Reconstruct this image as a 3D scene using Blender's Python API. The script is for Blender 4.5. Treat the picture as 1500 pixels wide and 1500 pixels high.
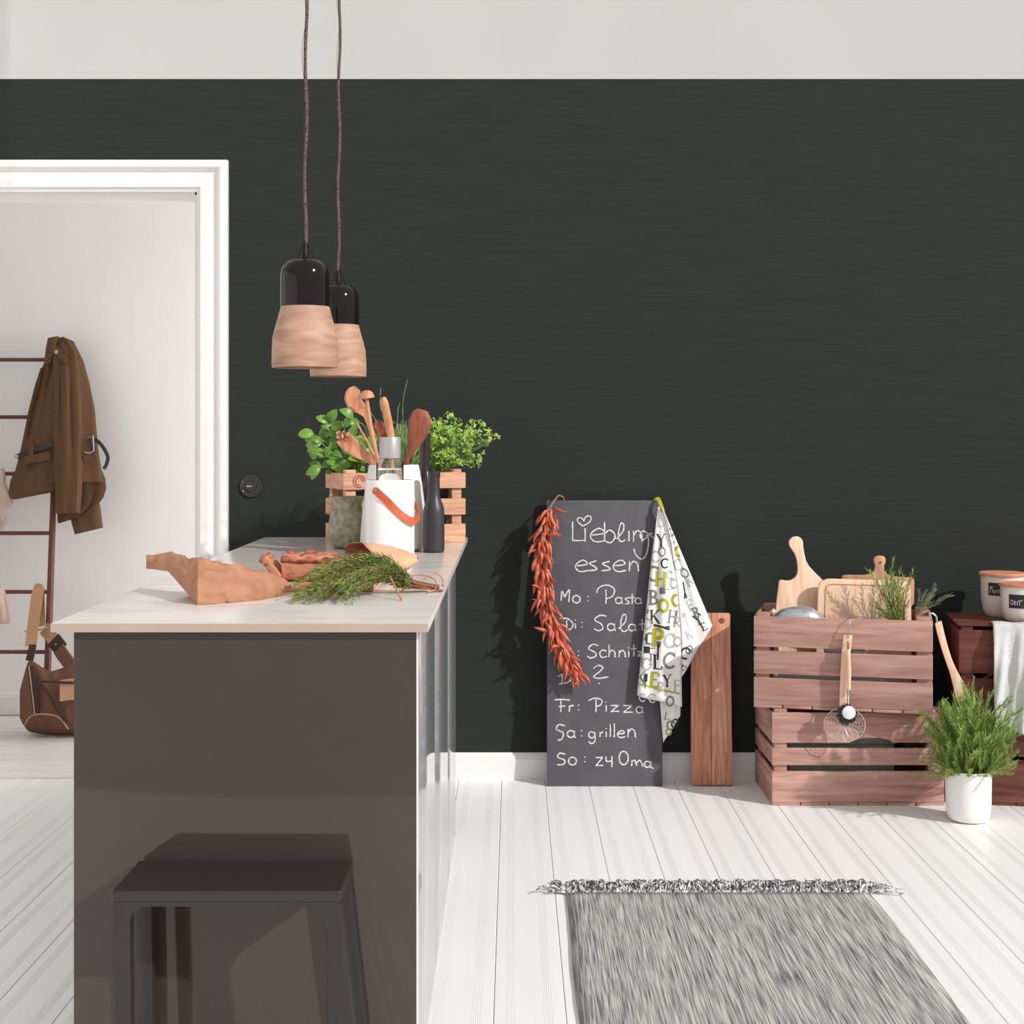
import bpy, bmesh, math, random
from mathutils import Vector, Matrix, Quaternion, noise
R = math.radians
random.seed(7)
scene = bpy.context.scene
for o in list(bpy.data.objects): bpy.data.objects.remove(o)
col = scene.collection

# ------------------------------------------------------------------ camera, world, sun
CH, F, VX, HY = 1.32, 2200.0, 752.0, 640.0      # eye height, focal length in px, vanishing point
cd = bpy.data.cameras.new('camera'); cam = bpy.data.objects.new('camera', cd); col.objects.link(cam)
cam.location = (0, 0, CH); cam.rotation_euler = (R(90), 0, 0)
cd.sensor_width = 36; cd.sensor_fit = 'HORIZONTAL'; cd.lens = 36*F/1500
cd.shift_x = -(VX-750)/1500; cd.shift_y = (HY-750)/1500
scene.camera = cam

world = bpy.data.worlds.new('daylight'); scene.world = world; world.use_nodes = True
bg = world.node_tree.nodes['Background']
bg.inputs['Color'].default_value = (1.0, 0.982, 0.97, 1); bg.inputs['Strength'].default_value = 0.66

sl = bpy.data.lights.new('sun', 'SUN'); sun = bpy.data.objects.new('sun', sl); col.objects.link(sun)
SUN_DIR = Vector((-0.84, 0.62, -0.60))
sun.rotation_euler = SUN_DIR.to_track_quat('-Z', 'Y').to_euler(); sun.location = (6, -3, 5)
sl.energy = 3.45; sl.angle = R(1.3); sl.color = (1.0, 0.985, 0.968)

hl = bpy.data.lights.new('hall_fill_light', 'AREA'); hlo = bpy.data.objects.new('hall_fill_light', hl); col.objects.link(hlo)  # fill light added to brighten the hall, its source is invented
hl.shape = 'RECTANGLE'; hl.size = 0.9; hl.size_y = 1.9; hl.energy = 33; hl.color = (1.0, 0.97, 0.95)
hlo.location = (0.36, 6.56, 1.35); hlo.rotation_euler = (R(90), 0, R(90))

scene.view_settings.view_transform = 'Standard'; scene.view_settings.look = 'None'
scene.view_settings.gamma = 1; scene.view_settings.use_curve_mapping = False
scene.view_settings.exposure = 0.0

# ------------------------------------------------------------------ helpers
def at(px, py, Y):                               # a point of the place: image direction at depth Y
    return Vector(((px-VX)*Y/F, Y, CH-(py-HY)*Y/F))
def lin(v):
    v /= 255.0
    return v/12.92 if v <= 0.04045 else ((v+0.055)/1.055)**2.4
def rgb(r, g, b): return (lin(r), lin(g), lin(b), 1)

MATS = {}
def mat(name, c1, c2=None, rough=0.6, scale=(20, 20, 20), noise_detail=4, lo=0.35, hi=0.65, bump=0.0, bscale=None,
        metal=0.0, spec=0.5, trans=0.0, rnd=0.0, coat=0.0, ior=1.5, dist=0.0, alpha=1.0, sss=0.0):
    m = bpy.data.materials.new(name); m.use_nodes = True
    nt = m.node_tree; b = nt.nodes['Principled BSDF']
    b.inputs['Roughness'].default_value = rough; b.inputs['Metallic'].default_value = metal
    b.inputs['Specular IOR Level'].default_value = spec; b.inputs['Transmission Weight'].default_value = trans
    b.inputs['Coat Weight'].default_value = coat; b.inputs['IOR'].default_value = ior; b.inputs['Alpha'].default_value = alpha
    b.inputs['Coat Roughness'].default_value = 0.05
    b.inputs['Base Color'].default_value = c1
    if c2 is not None or bump:
        tc = nt.nodes.new('ShaderNodeTexCoord'); mp = nt.nodes.new('ShaderNodeMapping')
        mp.inputs['Scale'].default_value = scale
        oi = nt.nodes.new('ShaderNodeObjectInfo')
        mul = nt.nodes.new('ShaderNodeVectorMath'); mul.operation = 'MULTIPLY_ADD'
        mul.inputs[1].default_value = (37.0, 17.0, 23.0)
        cmb = nt.nodes.new('ShaderNodeCombineXYZ')
        for k in range(3): nt.links.new(oi.outputs['Random'], cmb.inputs[k])
        nt.links.new(cmb.outputs[0], mul.inputs[0])
        nt.links.new(tc.outputs['Object'], mp.inputs['Vector']); nt.links.new(mp.outputs[0], mul.inputs[2])
        nz = nt.nodes.new('ShaderNodeTexNoise'); nz.inputs['Scale'].default_value = 1.0; nz.inputs['Detail'].default_value = noise_detail
        nz.inputs['Distortion'].default_value = dist
        nt.links.new(mul.outputs[0], nz.inputs['Vector'])
        if c2 is not None:
            cr = nt.nodes.new('ShaderNodeValToRGB')
            cr.color_ramp.elements[0].position = lo; cr.color_ramp.elements[1].position = hi
            cr.color_ramp.elements[0].color = c1; cr.color_ramp.elements[1].color = c2
            nt.links.new(nz.outputs['Fac'], cr.inputs['Fac'])
            src = cr.outputs['Color']
            if rnd:
                hs = nt.nodes.new('ShaderNodeHueSaturation')
                mr = nt.nodes.new('ShaderNodeMapRange'); mr.inputs['To Min'].default_value = 1-rnd; mr.inputs['To Max'].default_value = 1+rnd
                nt.links.new(oi.outputs['Random'], mr.inputs['Value']); nt.links.new(mr.outputs[0], hs.inputs['Value'])
                nt.links.new(src, hs.inputs['Color']); src = hs.outputs['Color']
            nt.links.new(src, b.inputs['Base Color'])
        if bump:
            nz2 = nz
            if bscale:
                mp2 = nt.nodes.new('ShaderNodeMapping'); mp2.inputs['Scale'].default_value = bscale
                nt.links.new(tc.outputs['Object'], mp2.inputs['Vector'])
                nz2 = nt.nodes.new('ShaderNodeTexNoise'); nz2.inputs['Scale'].default_value = 1.0; nz2.inputs['Detail'].default_value = 3
                nt.links.new(mp2.outputs[0], nz2.inputs['Vector'])
            bp = nt.nodes.new('ShaderNodeBump'); bp.inputs['Strength'].default_value = bump; bp.inputs['Distance'].default_value = 0.004
            nt.links.new(nz2.outputs['Fac'], bp.inputs['Height']); nt.links.new(bp.outputs[0], b.inputs['Normal'])
    MATS[name] = m
    return m

# surfaces
M_WALL = mat('charcoal_wallpaper', rgb(42, 45, 43), rgb(46, 49, 47), 0.75, (7, 7, 160), 5, 0.3, 0.7, 0.14, spec=0.12)
M_WHITE = mat('white_plaster', rgb(236, 235, 234), rgb(240, 239, 238), 0.8, (3, 3, 3), spec=0.2)
M_CEIL_STAND_IN = mat('pale_grey_paint', rgb(188, 188, 186), rgb(191, 191, 189), 0.9, (2, 2, 2), spec=0.1)
M_TRIM = mat('white_gloss_paint', rgb(228, 226, 225), rgb(232, 230, 229), 0.35, (5, 5, 5))
M_PLANK = mat('painted_floorboard', rgb(243, 243, 243), rgb(248, 248, 248), 0.38, (18, 1.5, 18), 4, 0.3, 0.7, 0.03, rnd=0.02)
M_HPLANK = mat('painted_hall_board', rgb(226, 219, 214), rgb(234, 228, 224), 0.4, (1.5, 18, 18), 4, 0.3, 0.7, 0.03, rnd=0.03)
M_GAP = mat('dark_gap', rgb(120, 115, 112), rgb(130, 125, 122), 0.9)
M_PANEL = mat('taupe_lacquer', rgb(61, 52, 48), rgb(64, 55, 51), 0.06, (2, 2, 2), spec=0.5)
M_SIDE = mat('pale_grey_lacquer', rgb(150, 152, 153), rgb(154, 156, 157), 0.08, (2, 2, 2), spec=0.6)
M_EDGE = mat('pale_edge', rgb(225, 215, 210), rgb(228, 218, 213), 0.4)
M_EDGE_SHADE = mat('shaded_edge_beige', rgb(170, 150, 134), rgb(176, 156, 140), 0.5, (8, 8, 8))  # beige carries the shade on the worktop's front edge
M_STOOL = mat('anthracite_plastic', rgb(38, 33, 33), rgb(41, 36, 36), 0.45, (60, 60, 60), bump=0.02)
# marble top
M_MARBLE = mat('white_marble', rgb(202, 197, 190), rgb(217, 211, 205), 0.2, (2.2, 6.5, 5), 9, 0.34, 0.50, dist=2.6)
# woods
M_LAMPWOOD = mat('turned_pale_wood', rgb(142, 102, 80), rgb(190, 152, 128), 0.62, (7, 7, 34), 6, 0.25, 0.68, 0.04, dist=0.9)
M_CRATE = mat('weathered_red_brown_wood', rgb(150, 108, 96), rgb(198, 158, 145), 0.85, (3.2, 14, 30), 9, 0.25, 0.72, 0.3, rnd=0.08, dist=1.2, spec=0.2)
M_CRATE_SHADE = mat('shaded_red_brown_wood', rgb(82, 46, 40), rgb(128, 78, 68), 0.75, (3.2, 14, 30), 7, 0.28, 0.72, 0.3, rnd=0.08, dist=0.8, spec=0.25)  # crate wood with the shade of the right-hand stack put into its colour
M_PALE = mat('pale_crate_wood', rgb(176, 122, 96), rgb(222, 178, 148), 0.8, (6, 22, 70), 6, 0.25, 0.75, 0.15, rnd=0.10, dist=0.8, spec=0.2)
M_BEECH = mat('beech_wood', rgb(226, 184, 152), rgb(241, 208, 182), 0.55, (70, 20, 6), 5, 0.3, 0.7, 0.05, dist=0.5)
M_BEECH2 = mat('aged_beech_wood', rgb(198, 140, 108), rgb(224, 172, 138), 0.6, (70, 20, 6), 5, 0.3, 0.7, 0.05, dist=0.5)
M_ACACIA = mat('acacia_wood', rgb(158, 90, 66), rgb(214, 150, 120), 0.5, (34, 20, 3.4), 7, 0.28, 0.7, 0.04, dist=2.2)
M_ACACIA2 = mat('acacia_wood_pale', rgb(172, 102, 78), rgb(226, 168, 138), 0.5, (38, 20, 3), 7, 0.3, 0.7, 0.04, dist=2.0)
M_SPOON = mat('olive_tan_wood', rgb(176, 112, 78), rgb(216, 158, 120), 0.55, (60, 60, 14), 5, 0.3, 0.7, rnd=0.06, dist=0.7)
M_SPOOND = mat('cherry_wood', rgb(116, 58, 38), rgb(158, 88, 60), 0.5, (70, 70, 12), 6, 0.3, 0.7, dist=1.0)
M_LADDER = mat('reddish_varnished_wood', rgb(92, 46, 38), rgb(120, 64, 52), 0.45, (60, 60, 5), 5, 0.3, 0.7)
M_LID = mat('lid_wood', rgb(196, 124, 92), rgb(218, 152, 118), 0.6, (20, 60, 20), 5, 0.3, 0.7)
M_STAMP = mat('red_stamp_ink', rgb(150, 62, 56), rgb(170, 84, 74), 0.9, (200, 200, 200))
M_BRAND = mat('faded_brand_mark', rgb(182, 140, 122), rgb(190, 150, 132), 0.9)
# metals, glass
M_BLACKMETAL = mat('black_glossy_enamel', rgb(22, 16, 17), rgb(26, 19, 20), 0.1, (4, 4, 4), spec=0.3)
M_IRON = mat('dark_wire', rgb(40, 34, 34), None, 0.45, metal=0.8)
M_STEEL = mat('brushed_steel', rgb(188, 188, 188), None, 0.3, metal=1.0)
M_CAP = mat('grey_satin_cap', rgb(176, 172, 172), None, 0.35, metal=0.35)
M_GALV = mat('galvanised_metal', rgb(150, 156, 158), rgb(190, 196, 198), 0.4, (30, 30, 30), metal=0.6)
M_GLASS = mat('clear_glass', (0.96, 0.98, 0.98, 1), None, 0.02, trans=1.0, ior=1.45)
M_WATER = mat('water', (0.95, 0.98, 0.98, 1), None, 0.0, trans=1.0, ior=1.33)
M_BOTTLE = mat('matte_black_bottle', rgb(46, 43, 47), rgb(52, 49, 53), 0.42, (10, 10, 10))
M_BOTTLE2 = mat('dark_brown_glass', rgb(36, 26, 28), rgb(42, 30, 32), 0.12, (10, 10, 10), spec=0.7)
M_SWITCH = mat('black_bakelite', rgb(40, 35, 35), rgb(46, 41, 41), 0.15, (40, 40, 40), spec=0.6)
M_BRASS = mat('brass', rgb(196, 176, 150), None, 0.3, metal=1.0)
# ceramics
M_WCER = mat('white_ceramic', rgb(238, 235, 232), rgb(241, 239, 236), 0.32, (6, 6, 6))
M_VASE = mat('off_white_glaze', rgb(226, 222, 214), rgb(232, 229, 222), 0.3, (6, 6, 6))
M_JAR = mat('cream_ceramic', rgb(222, 212, 202), rgb(228, 219, 210), 0.3, (6, 6, 6))
M_JUG = mat('mottled_green_glaze', rgb(108, 104, 86), rgb(172, 166, 144), 0.35, (55, 55, 55), 8, 0.3, 0.68, 0.25)
M_POTD = mat('dark_plant_pot', rgb(74, 54, 48), rgb(84, 62, 56), 0.7, (20, 20, 20))
M_SOIL = mat('soil', rgb(46, 34, 28), rgb(66, 50, 40), 0.95, (150, 150, 150), bump=0.6)
# cloth, paper, leather
M_KRAFT = mat('kraft_paper', rgb(164, 116, 88), rgb(184, 134, 104), 0.7, (14, 14, 14), 6, 0.3, 0.7, 0.18, bscale=(55, 55, 55), spec=0.25)
M_KRAFT2 = mat('pale_kraft_paper', rgb(214, 162, 126), rgb(230, 182, 148), 0.75, (14, 14, 14), 6, 0.3, 0.7, 0.12, bscale=(60, 60, 60), spec=0.25)
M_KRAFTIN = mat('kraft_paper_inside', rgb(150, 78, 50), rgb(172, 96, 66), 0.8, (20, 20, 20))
M_CRUST = mat('dark_crust', rgb(104, 48, 34), rgb(190, 106, 80), 0.9, (70, 70, 70), 8, 0.3, 0.65, 0.9)
M_BREAD = mat('nut_bread', rgb(112, 62, 44), rgb(190, 130, 100), 0.9, (48, 48, 48), 6, 0.30, 0.44, 0.5)
M_COAT = mat('brown_wool', rgb(90, 66, 48), rgb(118, 90, 66), 0.95, (240, 240, 240), 4, 0.3, 0.7, 0.3, spec=0.1)
M_COATIN = mat('brown_wool_lining', rgb(78, 56, 42), rgb(100, 74, 56), 0.95, (240, 240, 240), 4, 0.3, 0.7, 0.3, spec=0.1)
M_BELT = mat('black_leather', rgb(44, 38, 40), rgb(52, 46, 48), 0.45, (90, 90, 90), bump=0.1)
M_CANVAS = mat('brown_canvas', rgb(106, 76, 62), rgb(128, 94, 78), 0.9, (200, 200, 200), 4, 0.3, 0.7, 0.2, spec=0.1)
M_CANVASD = mat('dark_canvas', rgb(62, 46, 40), rgb(74, 56, 48), 0.9, (200, 200, 200))
M_WEB = mat('tan_webbing', rgb(192, 148, 114), rgb(200, 157, 123), 0.85, (60, 60, 60), bump=0.1, spec=0.1)
M_STITCH = mat('pale_stitching', rgb(196, 156, 126), None, 0.9)
M_PINK = mat('pale_pink_cloth', rgb(214, 184, 170), rgb(226, 200, 188), 0.9, (30, 30, 30), spec=0.1)
M_TOWEL = mat('white_linen', rgb(232, 231, 228), rgb(240, 239, 236), 0.9, (300, 300, 300), bump=0.15, spec=0.1)
M_PDARK = mat('dark_grey_print', rgb(62, 60, 60), None, 0.9, spec=0.1)
M_PGREY = mat('grey_print', rgb(124, 124, 124), None, 0.9, spec=0.1)
M_PLIGHT = mat('light_grey_print', rgb(176, 176, 176), None, 0.9, spec=0.1)
M_POLIVE = mat('olive_print', rgb(176, 172, 56), None, 0.9, spec=0.1)
M_GAUZE = mat('grey_white_gauze', rgb(196, 196, 196), rgb(212, 212, 211), 0.9, (160, 160, 160), bump=0.2, spec=0.1)
M_STRAP = mat('orange_tan_leather', rgb(190, 86, 52), rgb(204, 98, 62), 0.5, (60, 60, 60))
M_RUG = mat('grey_melange_weave', rgb(92, 92, 98), rgb(206, 203, 199), 0.95, (310, 6.5, 310), 3, 0.32, 0.66, 0.4, bscale=(700, 160, 100), spec=0.05)
M_FRINGE = mat('grey_fringe_yarn', rgb(86, 86, 92), rgb(226, 224, 222), 0.95, (90, 90, 90), 3, 0.4, 0.6, rnd=0.2, spec=0.05)
M_TWINE = mat('twine', rgb(184, 124, 92), rgb(206, 148, 114), 0.9, (200, 200, 200))
M_BOARD = mat('chalkboard_slate', rgb(84, 83, 87), rgb(93, 92, 96), 0.75, (14, 14, 14), 6, 0.3, 0.7, spec=0.25)
M_CHALK = mat('white_chalk', rgb(178, 178, 178), rgb(232, 232, 230), 0.95, (420, 420, 420), 3, 0.35, 0.6, spec=0.05)
M_BLABEL = mat('black_label', rgb(38, 33, 36), None, 0.7)
# plants
M_CHILI = mat('dried_red_chilli', rgb(150, 54, 38), rgb(222, 118, 84), 0.34, (60, 60, 60), 4, 0.3, 0.7, rnd=0.38)
M_STEMD = mat('dry_stem', rgb(140, 104, 84), rgb(164, 126, 104), 0.9, (60, 60, 60))
M_ROSE = mat('rosemary_needles', rgb(80, 104, 42), rgb(150, 172, 88), 0.6, (60, 60, 60), 3, 0.3, 0.7, rnd=0.22)
M_ROSEB = mat('bright_rosemary_needles', rgb(92, 126, 46), rgb(172, 198, 104), 0.55, (14, 14, 14), 3, 0.3, 0.7, rnd=0.22)
M_ROSEG = mat('grey_green_needles', rgb(104, 116, 88), rgb(160, 170, 134), 0.7, (60, 60, 60), 3, 0.3, 0.7, rnd=0.15)
M_WOODSTEM = mat('woody_stem', rgb(128, 84, 60), rgb(150, 102, 76), 0.85, (60, 60, 60))
M_BASIL = mat('basil_leaf', rgb(64, 112, 30), rgb(130, 168, 68), 0.4, (25, 25, 25), 3, 0.3, 0.7, rnd=0.2)
M_GSTEM = mat('green_stem', rgb(110, 150, 70), rgb(140, 175, 95), 0.6, (40, 40, 40))
M_CHIVE = mat('chive_blade', rgb(88, 132, 52), rgb(170, 190, 128), 0.5, (30, 30, 30), 3, 0.35, 0.65)
M_PARSLEY = mat('parsley_leaf', rgb(90, 150, 40), rgb(190, 214, 104), 0.5, (40, 40, 40), 3, 0.3, 0.65)
M_BRISTLE = mat('dark_bristle', rgb(44, 38, 44), rgb(60, 54, 60), 0.8, (100, 100, 100))
M_WIRE = mat('pale_wire', rgb(214, 208, 200), None, 0.35, metal=0.6)
M_ENAMEL = mat('grey_enamel', rgb(158, 152, 146), rgb(170, 164, 158), 0.5, (20, 20, 20))
M_CORD = mat('braided_cord', rgb(40, 30, 28), rgb(118, 96, 88), 0.8, (300, 300, 420), 2, 0.45, 0.55)
M_BULB = mat('opal_bulb', rgb(236, 232, 224), None, 0.3)

def tag(o, label=None, cat=None, group=None, kind=None):
    if label: o['label'] = label
    if cat: o['category'] = cat
    if group: o['group'] = group
    if kind: o['kind'] = kind
    return o
def thing(name, label, cat, loc=(0, 0, 0), rotz=0.0, group=None):
    o = bpy.data.objects.new(name, None); col.objects.link(o)
    o.empty_display_size = 0.05
    o.location = loc; o.rotation_euler = (0, 0, rotz)
    return tag(o, label, cat, group)

class MB:
    """collects geometry for ONE mesh object"""
    def __init__(s): s.v = []; s.f = []
    def add(s, vs, fs):
        n = len(s.v); s.v += [Vector(v) for v in vs]; s.f += [tuple(i+n for i in f) for f in fs]; return s
    def box(s, a, b):
        x0, y0, z0 = a; x1, y1, z1 = b
        return s.add([(x0,y0,z0),(x1,y0,z0),(x1,y1,z0),(x0,y1,z0),(x0,y0,z1),(x1,y0,z1),(x1,y1,z1),(x0,y1,z1)],
                     [(3,2,1,0),(4,5,6,7),(0,1,5,4),(1,2,6,5),(2,3,7,6),(3,0,4,7)])
    def loft(s, loops, cap=True, closed=True):
        n = len(loops[0]); vs = [p for l in loops for p in l]; fs = []
        for k in range(len(loops)-1):
            for i in range(n if closed else n-1):
                j = (i+1) % n
                fs.append((k*n+i, k*n+j, (k+1)*n+j, (k+1)*n+i))
        if cap and closed:
            fs.append(tuple(reversed(range(n)))); fs.append(tuple(range((len(loops)-1)*n, len(loops)*n)))
        return s.add(vs, fs)
    def tube(s, pts, r, n=6, cap=True):
        pts = [Vector(p) for p in pts]; loops = []
        rs = r if isinstance(r, (list, tuple)) else [r]*len(pts)
        up = None
        for k, p in enumerate(pts):
            t = (pts[min(k+1, len(pts)-1)]-pts[max(k-1, 0)])
            if t.length < 1e-9: t = Vector((0, 0, 1))
            t.normalize()
            if up is None:
                up = t.orthogonal().normalized()
            else:
                up = (up-t*up.dot(t))
                up = up.normalized() if up.length > 1e-6 else t.orthogonal().normalized()
            w = t.cross(up)
            loops.append([p+(up*math.cos(a)+w*math.sin(a))*rs[k] for a in [2*math.pi*i/n for i in range(n)]])
        return s.loft(loops, cap)
    def lathe(s, prof, c=(0, 0, 0), n=36, axis='z', cap=True):
        c = Vector(c); loops = []
        for r, h in prof:
            l = []
            for i in range(n):
                a = 2*math.pi*i/n
                if axis == 'z': l.append(c+Vector((r*math.cos(a), r*math.sin(a), h)))
                else: l.append(c+Vector((r*math.cos(a), -h, r*math.sin(a))))
            loops.append(l)
        return s.loft(loops, cap)
    def strip(s, pts, widths, wdir, thick, ndir):
        """a flat band along pts: width along wdir, thickness along ndir (vectors or lists)"""
        loops = []
        for k, p in enumerate(pts):
            p = Vector(p); w = Vector(wdir[k] if isinstance(wdir, list) else wdir)*(widths[k] if isinstance(widths, list) else widths)
            d = Vector(ndir[k] if isinstance(ndir, list) else ndir)*thick
            loops.append([p-w-d, p+w-d, p+w+d, p-w+d])
        return s.loft(loops)
    def prism(s, pts, dvec):
        """closed outline pts extruded by dvec"""
        n = len(pts); d = Vector(dvec); pts = [Vector(p) for p in pts]
        return s.add(pts+[p+d for p in pts], [tuple(range(n)), tuple(reversed(range(n, 2*n)))]+[((i+1) % n, i, i+n, (i+1) % n+n) for i in range(n)])
    def build(s, name, m, parent=None, smooth=None, bevel=0.0, seg=2, local=False, loc=None):
        off = Vector((0, 0, 0))
        if parent is not None and not local: off = Vector(parent.location)
        if loc is not None: off = Vector(loc)
        me = bpy.data.meshes.new(name)
        me.from_pydata([tuple(v-off) for v in s.v], [], s.f)
        bm = bmesh.new(); bm.from_mesh(me)
        bmesh.ops.recalc_face_normals(bm, faces=bm.faces)
        if bevel:
            bmesh.ops.bevel(bm, geom=[e for e in bm.edges if len(e.link_faces) == 2 and e.calc_face_angle(0) > 0.5],
                            offset=bevel, segments=seg, affect='EDGES', profile=0.6, clamp_overlap=True)
        bm.to_mesh(me); bm.free()
        if smooth or (bevel and smooth is None):
            me.shade_smooth(); me.set_sharp_from_angle(angle=R(smooth if smooth and smooth > 1 else 35))
        me.materials.append(m)
        o = bpy.data.objects.new(name, me); col.objects.link(o)
        if loc is not None: o.location = off
        if parent is not None: o.parent = parent
        return o

def dup(o, parent, loc=None, rot=None, scale=None):
    c = o.copy(); col.objects.link(c); c.parent = parent
    if loc is not None: c.location = loc
    if rot is not None:
        c.rotation_mode = 'QUATERNION'; c.rotation_quaternion = rot
    if scale is not None: c.scale = scale
    return c
def catmull(pts, sub=6):
    pts = [Vector(p) for p in pts]; out = []
    for i in range(len(pts)-1):
        p0 = pts[max(i-1, 0)]; p1 = pts[i]; p2 = pts[i+1]; p3 = pts[min(i+2, len(pts)-1)]
        for k in range(sub):
            t = k/sub
            out.append(0.5*((2*p1)+(p2-p0)*t+(2*p0-5*p1+4*p2-p3)*t*t+(3*p1-p0-3*p2+p3)*t**3))
    out.append(pts[-1]); return out
def interp(tab, x):
    if x <= tab[0][0]: return tab[0][1]
    for (a, b), (c, d) in zip(tab, tab[1:]):
        if x <= c: return b+(d-b)*(x-a)/(c-a) if c > a else d
    return tab[-1][1]

# ------------------------------------------------------------------ the room
WY = 5.79            # back wall face
HWY = 7.14           # hall wall face
DX, DZ = -1.213, 2.267   # door opening right side and head

def plank_mesh(length, width, along='y'):
    w = width-0.0016; prof = [(-w/2, -0.02), (-w/2, -0.0015), (-w/2+0.0015, 0)]
    for c in (-0.28, 0.25):
        for k in range(5):
            g = c*width+(k-2)*0.0048
            prof += [(g-0.0009, 0), (g-0.0003, -0.0011), (g+0.0003, -0.0011), (g+0.0009, 0)]
    prof += [(w/2-0.0015, 0), (w/2, -0.0015), (w/2, -0.02)]
    mb = MB()
    if along == 'y': mb.loft([[Vector((x, 0, z)) for x, z in prof], [Vector((x, length, z)) for x, z in prof]], cap=True)
    else: mb.loft([[Vector((0, x, z)) for x, z in prof], [Vector((length, x, z)) for x, z in prof]], cap=True)
    return mb

floor = MB().box((-3.3, -0.6, -0.06), (3.4, WY+0.21, -0.02)).build('floor', M_GAP)
tag(floor, 'white painted floorboards with fine grooves', 'floor', kind='structure')
BW = 0.1655
first = None
for k in range(-19, 21):
    xc = -0.045+(k+0.5)*BW
    if first is None:
        first = plank_mesh(WY+0.59, BW).build('plank', M_PLANK, floor, local=True); first.location = (xc, -0.58, 0)
    else: dup(first, floor, (xc, -0.58, 0))
hall = MB().box((-5.2, WY+0.21, -0.06), (0.6, HWY, -0.02)).build('floor_hall', M_GAP)
tag(hall, 'pale floorboards of the hall behind the doorway', 'floor', kind='structure')
first = None
for k in range(8):
    yc = WY+0.085+k*0.164
    if first is None:
        first = plank_mesh(5.7, 0.164, 'x').build('plank', M_HPLANK, hall, local=True); first.location = (-5.1, yc, 0)
    else: dup(first, hall, (-5.1, yc, 0))

wb = MB()
wb.box((DX, WY, -0.02), (3.4, WY+0.1, 2.7)); wb.box((-3.3, WY, DZ), (DX, WY+0.1, 2.7)); wb.box((-3.3, WY, -0.02), (-2.42, WY+0.1, DZ))
wh = MB(); wh.box((DX, WY+0.1, -0.02), (0.6, WY+0.2, 4.6)); wh.box((-3.3, WY+0.1, DZ), (DX, WY+0.2, 4.6)); wh.box((-3.3, WY+0.1, -0.02), (-2.42, WY+0.2, DZ))
tag(wh.build('wall_hall_front', M_WHITE), 'white hall side of the wall with the doorway', 'wall', kind='structure')
tag(MB().box((-3.3, WY, 2.7), (3.4, WY+0.1, 4.3)).build('ceiling_stand_in', M_CEIL_STAND_IN), 'pale grey upright band in place of the ceiling, above the charcoal wallpaper', 'wall', kind='structure')  # upright band replaces the ceiling, whose shadow would cross the dark wall
tag(wb.build('wall_back', M_WALL), 'charcoal textured wall behind the kitchen island', 'wall', kind='structure')
tag(MB().box((-3.5, -0.6, -0.06), (-3.3, WY+0.2, 2.7)).build('wall_left', M_WHITE), 'white side wall left of the doorway', 'wall', kind='structure')
tag(MB().box((-5.2, HWY, -0.02), (0.6, HWY+0.1, 4.6)).build('wall_hall', M_WHITE), 'bright white hall wall seen through the doorway', 'wall', kind='structure')
we = MB(); we.box((0.4, WY+0.2, -0.02), (0.6, HWY, 0.38)); we.box((0.4, WY+0.2, 2.32), (0.6, HWY, 4.6)); we.box((0.4, WY+0.2, 0.38), (0.6, 6.1, 2.32)); we.box((0.4, 7.02, 0.38), (0.6, HWY, 2.32))
tag(we.build('wall_hall_end', M_WHITE), 'white end wall of the hall with an added window', 'wall', kind='structure')
w1 = tag(bpy.data.objects.new('added_window_1', None), 'white framed window added for the fill light at the hidden end of the hall', 'window', kind='structure'); col.objects.link(w1)  # unseen window invented to go with the hall fill light
for a_, b_ in (((0.45, 6.1, 0.38), (0.52, 6.15, 2.32)), ((0.45, 6.97, 0.38), (0.52, 7.02, 2.32)), ((0.45, 6.15, 0.38), (0.52, 6.97, 0.43)), ((0.45, 6.15, 2.27), (0.52, 6.97, 2.32)), ((0.46, 6.53, 0.43), (0.51, 6.58, 2.27))):
    MB().box(a_, b_).build('added_window_frame', M_TRIM, w1)
cl = MB().box((-0.59, 3.8, 4.2), (-0.50, 4.85, 4.28))
tag(cl.build('added_beam', M_CEIL_STAND_IN), 'narrow unseen beam added to carry the pendant lamps', 'added_beam', kind='structure')  # ceiling cut down to an added beam so the sun reaches the wall

def baseboard(name, x0, x1, Y, h, label):
    prof = [(0, 0), (-0.018, 0), (-0.018, h*0.78), (-0.015, h*0.80), (-0.015, h*0.85), (-0.012, h*0.9), (-0.007, h*0.97), (-0.004, h), (0, h)]
    mb = MB().loft([[Vector((x, Y+y, z)) for y, z in prof] for x in (x0, x1)])
    return tag(mb.build(name, M_TRIM), label, 'baseboard', kind='structure')
baseboard('baseboard_back', DX+0.118, 3.4, WY, 0.104, 'white moulded baseboard along the charcoal wall')
baseboard('baseboard_hall', -5.2, 0.4, HWY, 0.112, 'white moulded baseboard of the hall wall')

# door frame: casing with mitred corner, jamb lining
dr = tag(bpy.data.objects.new('door_1', None), 'white moulded door frame of the open doorway', 'door frame', kind='structure'); col.objects.link(dr)
prof = [(-0.004, 0.0), (-0.004, 0.016), (0.008, 0.020), (0.012, 0.028), (0.040, 0.030), (0.046, 0.022), (0.058, 0.017), (0.074, 0.020), (0.080, 0.030),
        (0.088, 0.037), (0.100, 0.039), (0.108, 0.037), (0.110, 0.030), (0.116, 0.030), (0.116, 0.0)]
mb = MB(); mb.loft([[Vector((DX+u, WY-v, 0)) for u, v in prof], [Vector((DX+u, WY-v, DZ+u)) for u, v in prof]])
mb.build('side_casing', M_TRIM, dr, smooth=25)
mb = MB(); mb.loft([[Vector((DX+u, WY-v, DZ+u)) for u, v in prof], [Vector((-2.42-u, WY-v, DZ+u)) for u, v in prof]])
mb.build('head_casing', M_TRIM, dr, smooth=25)
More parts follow.
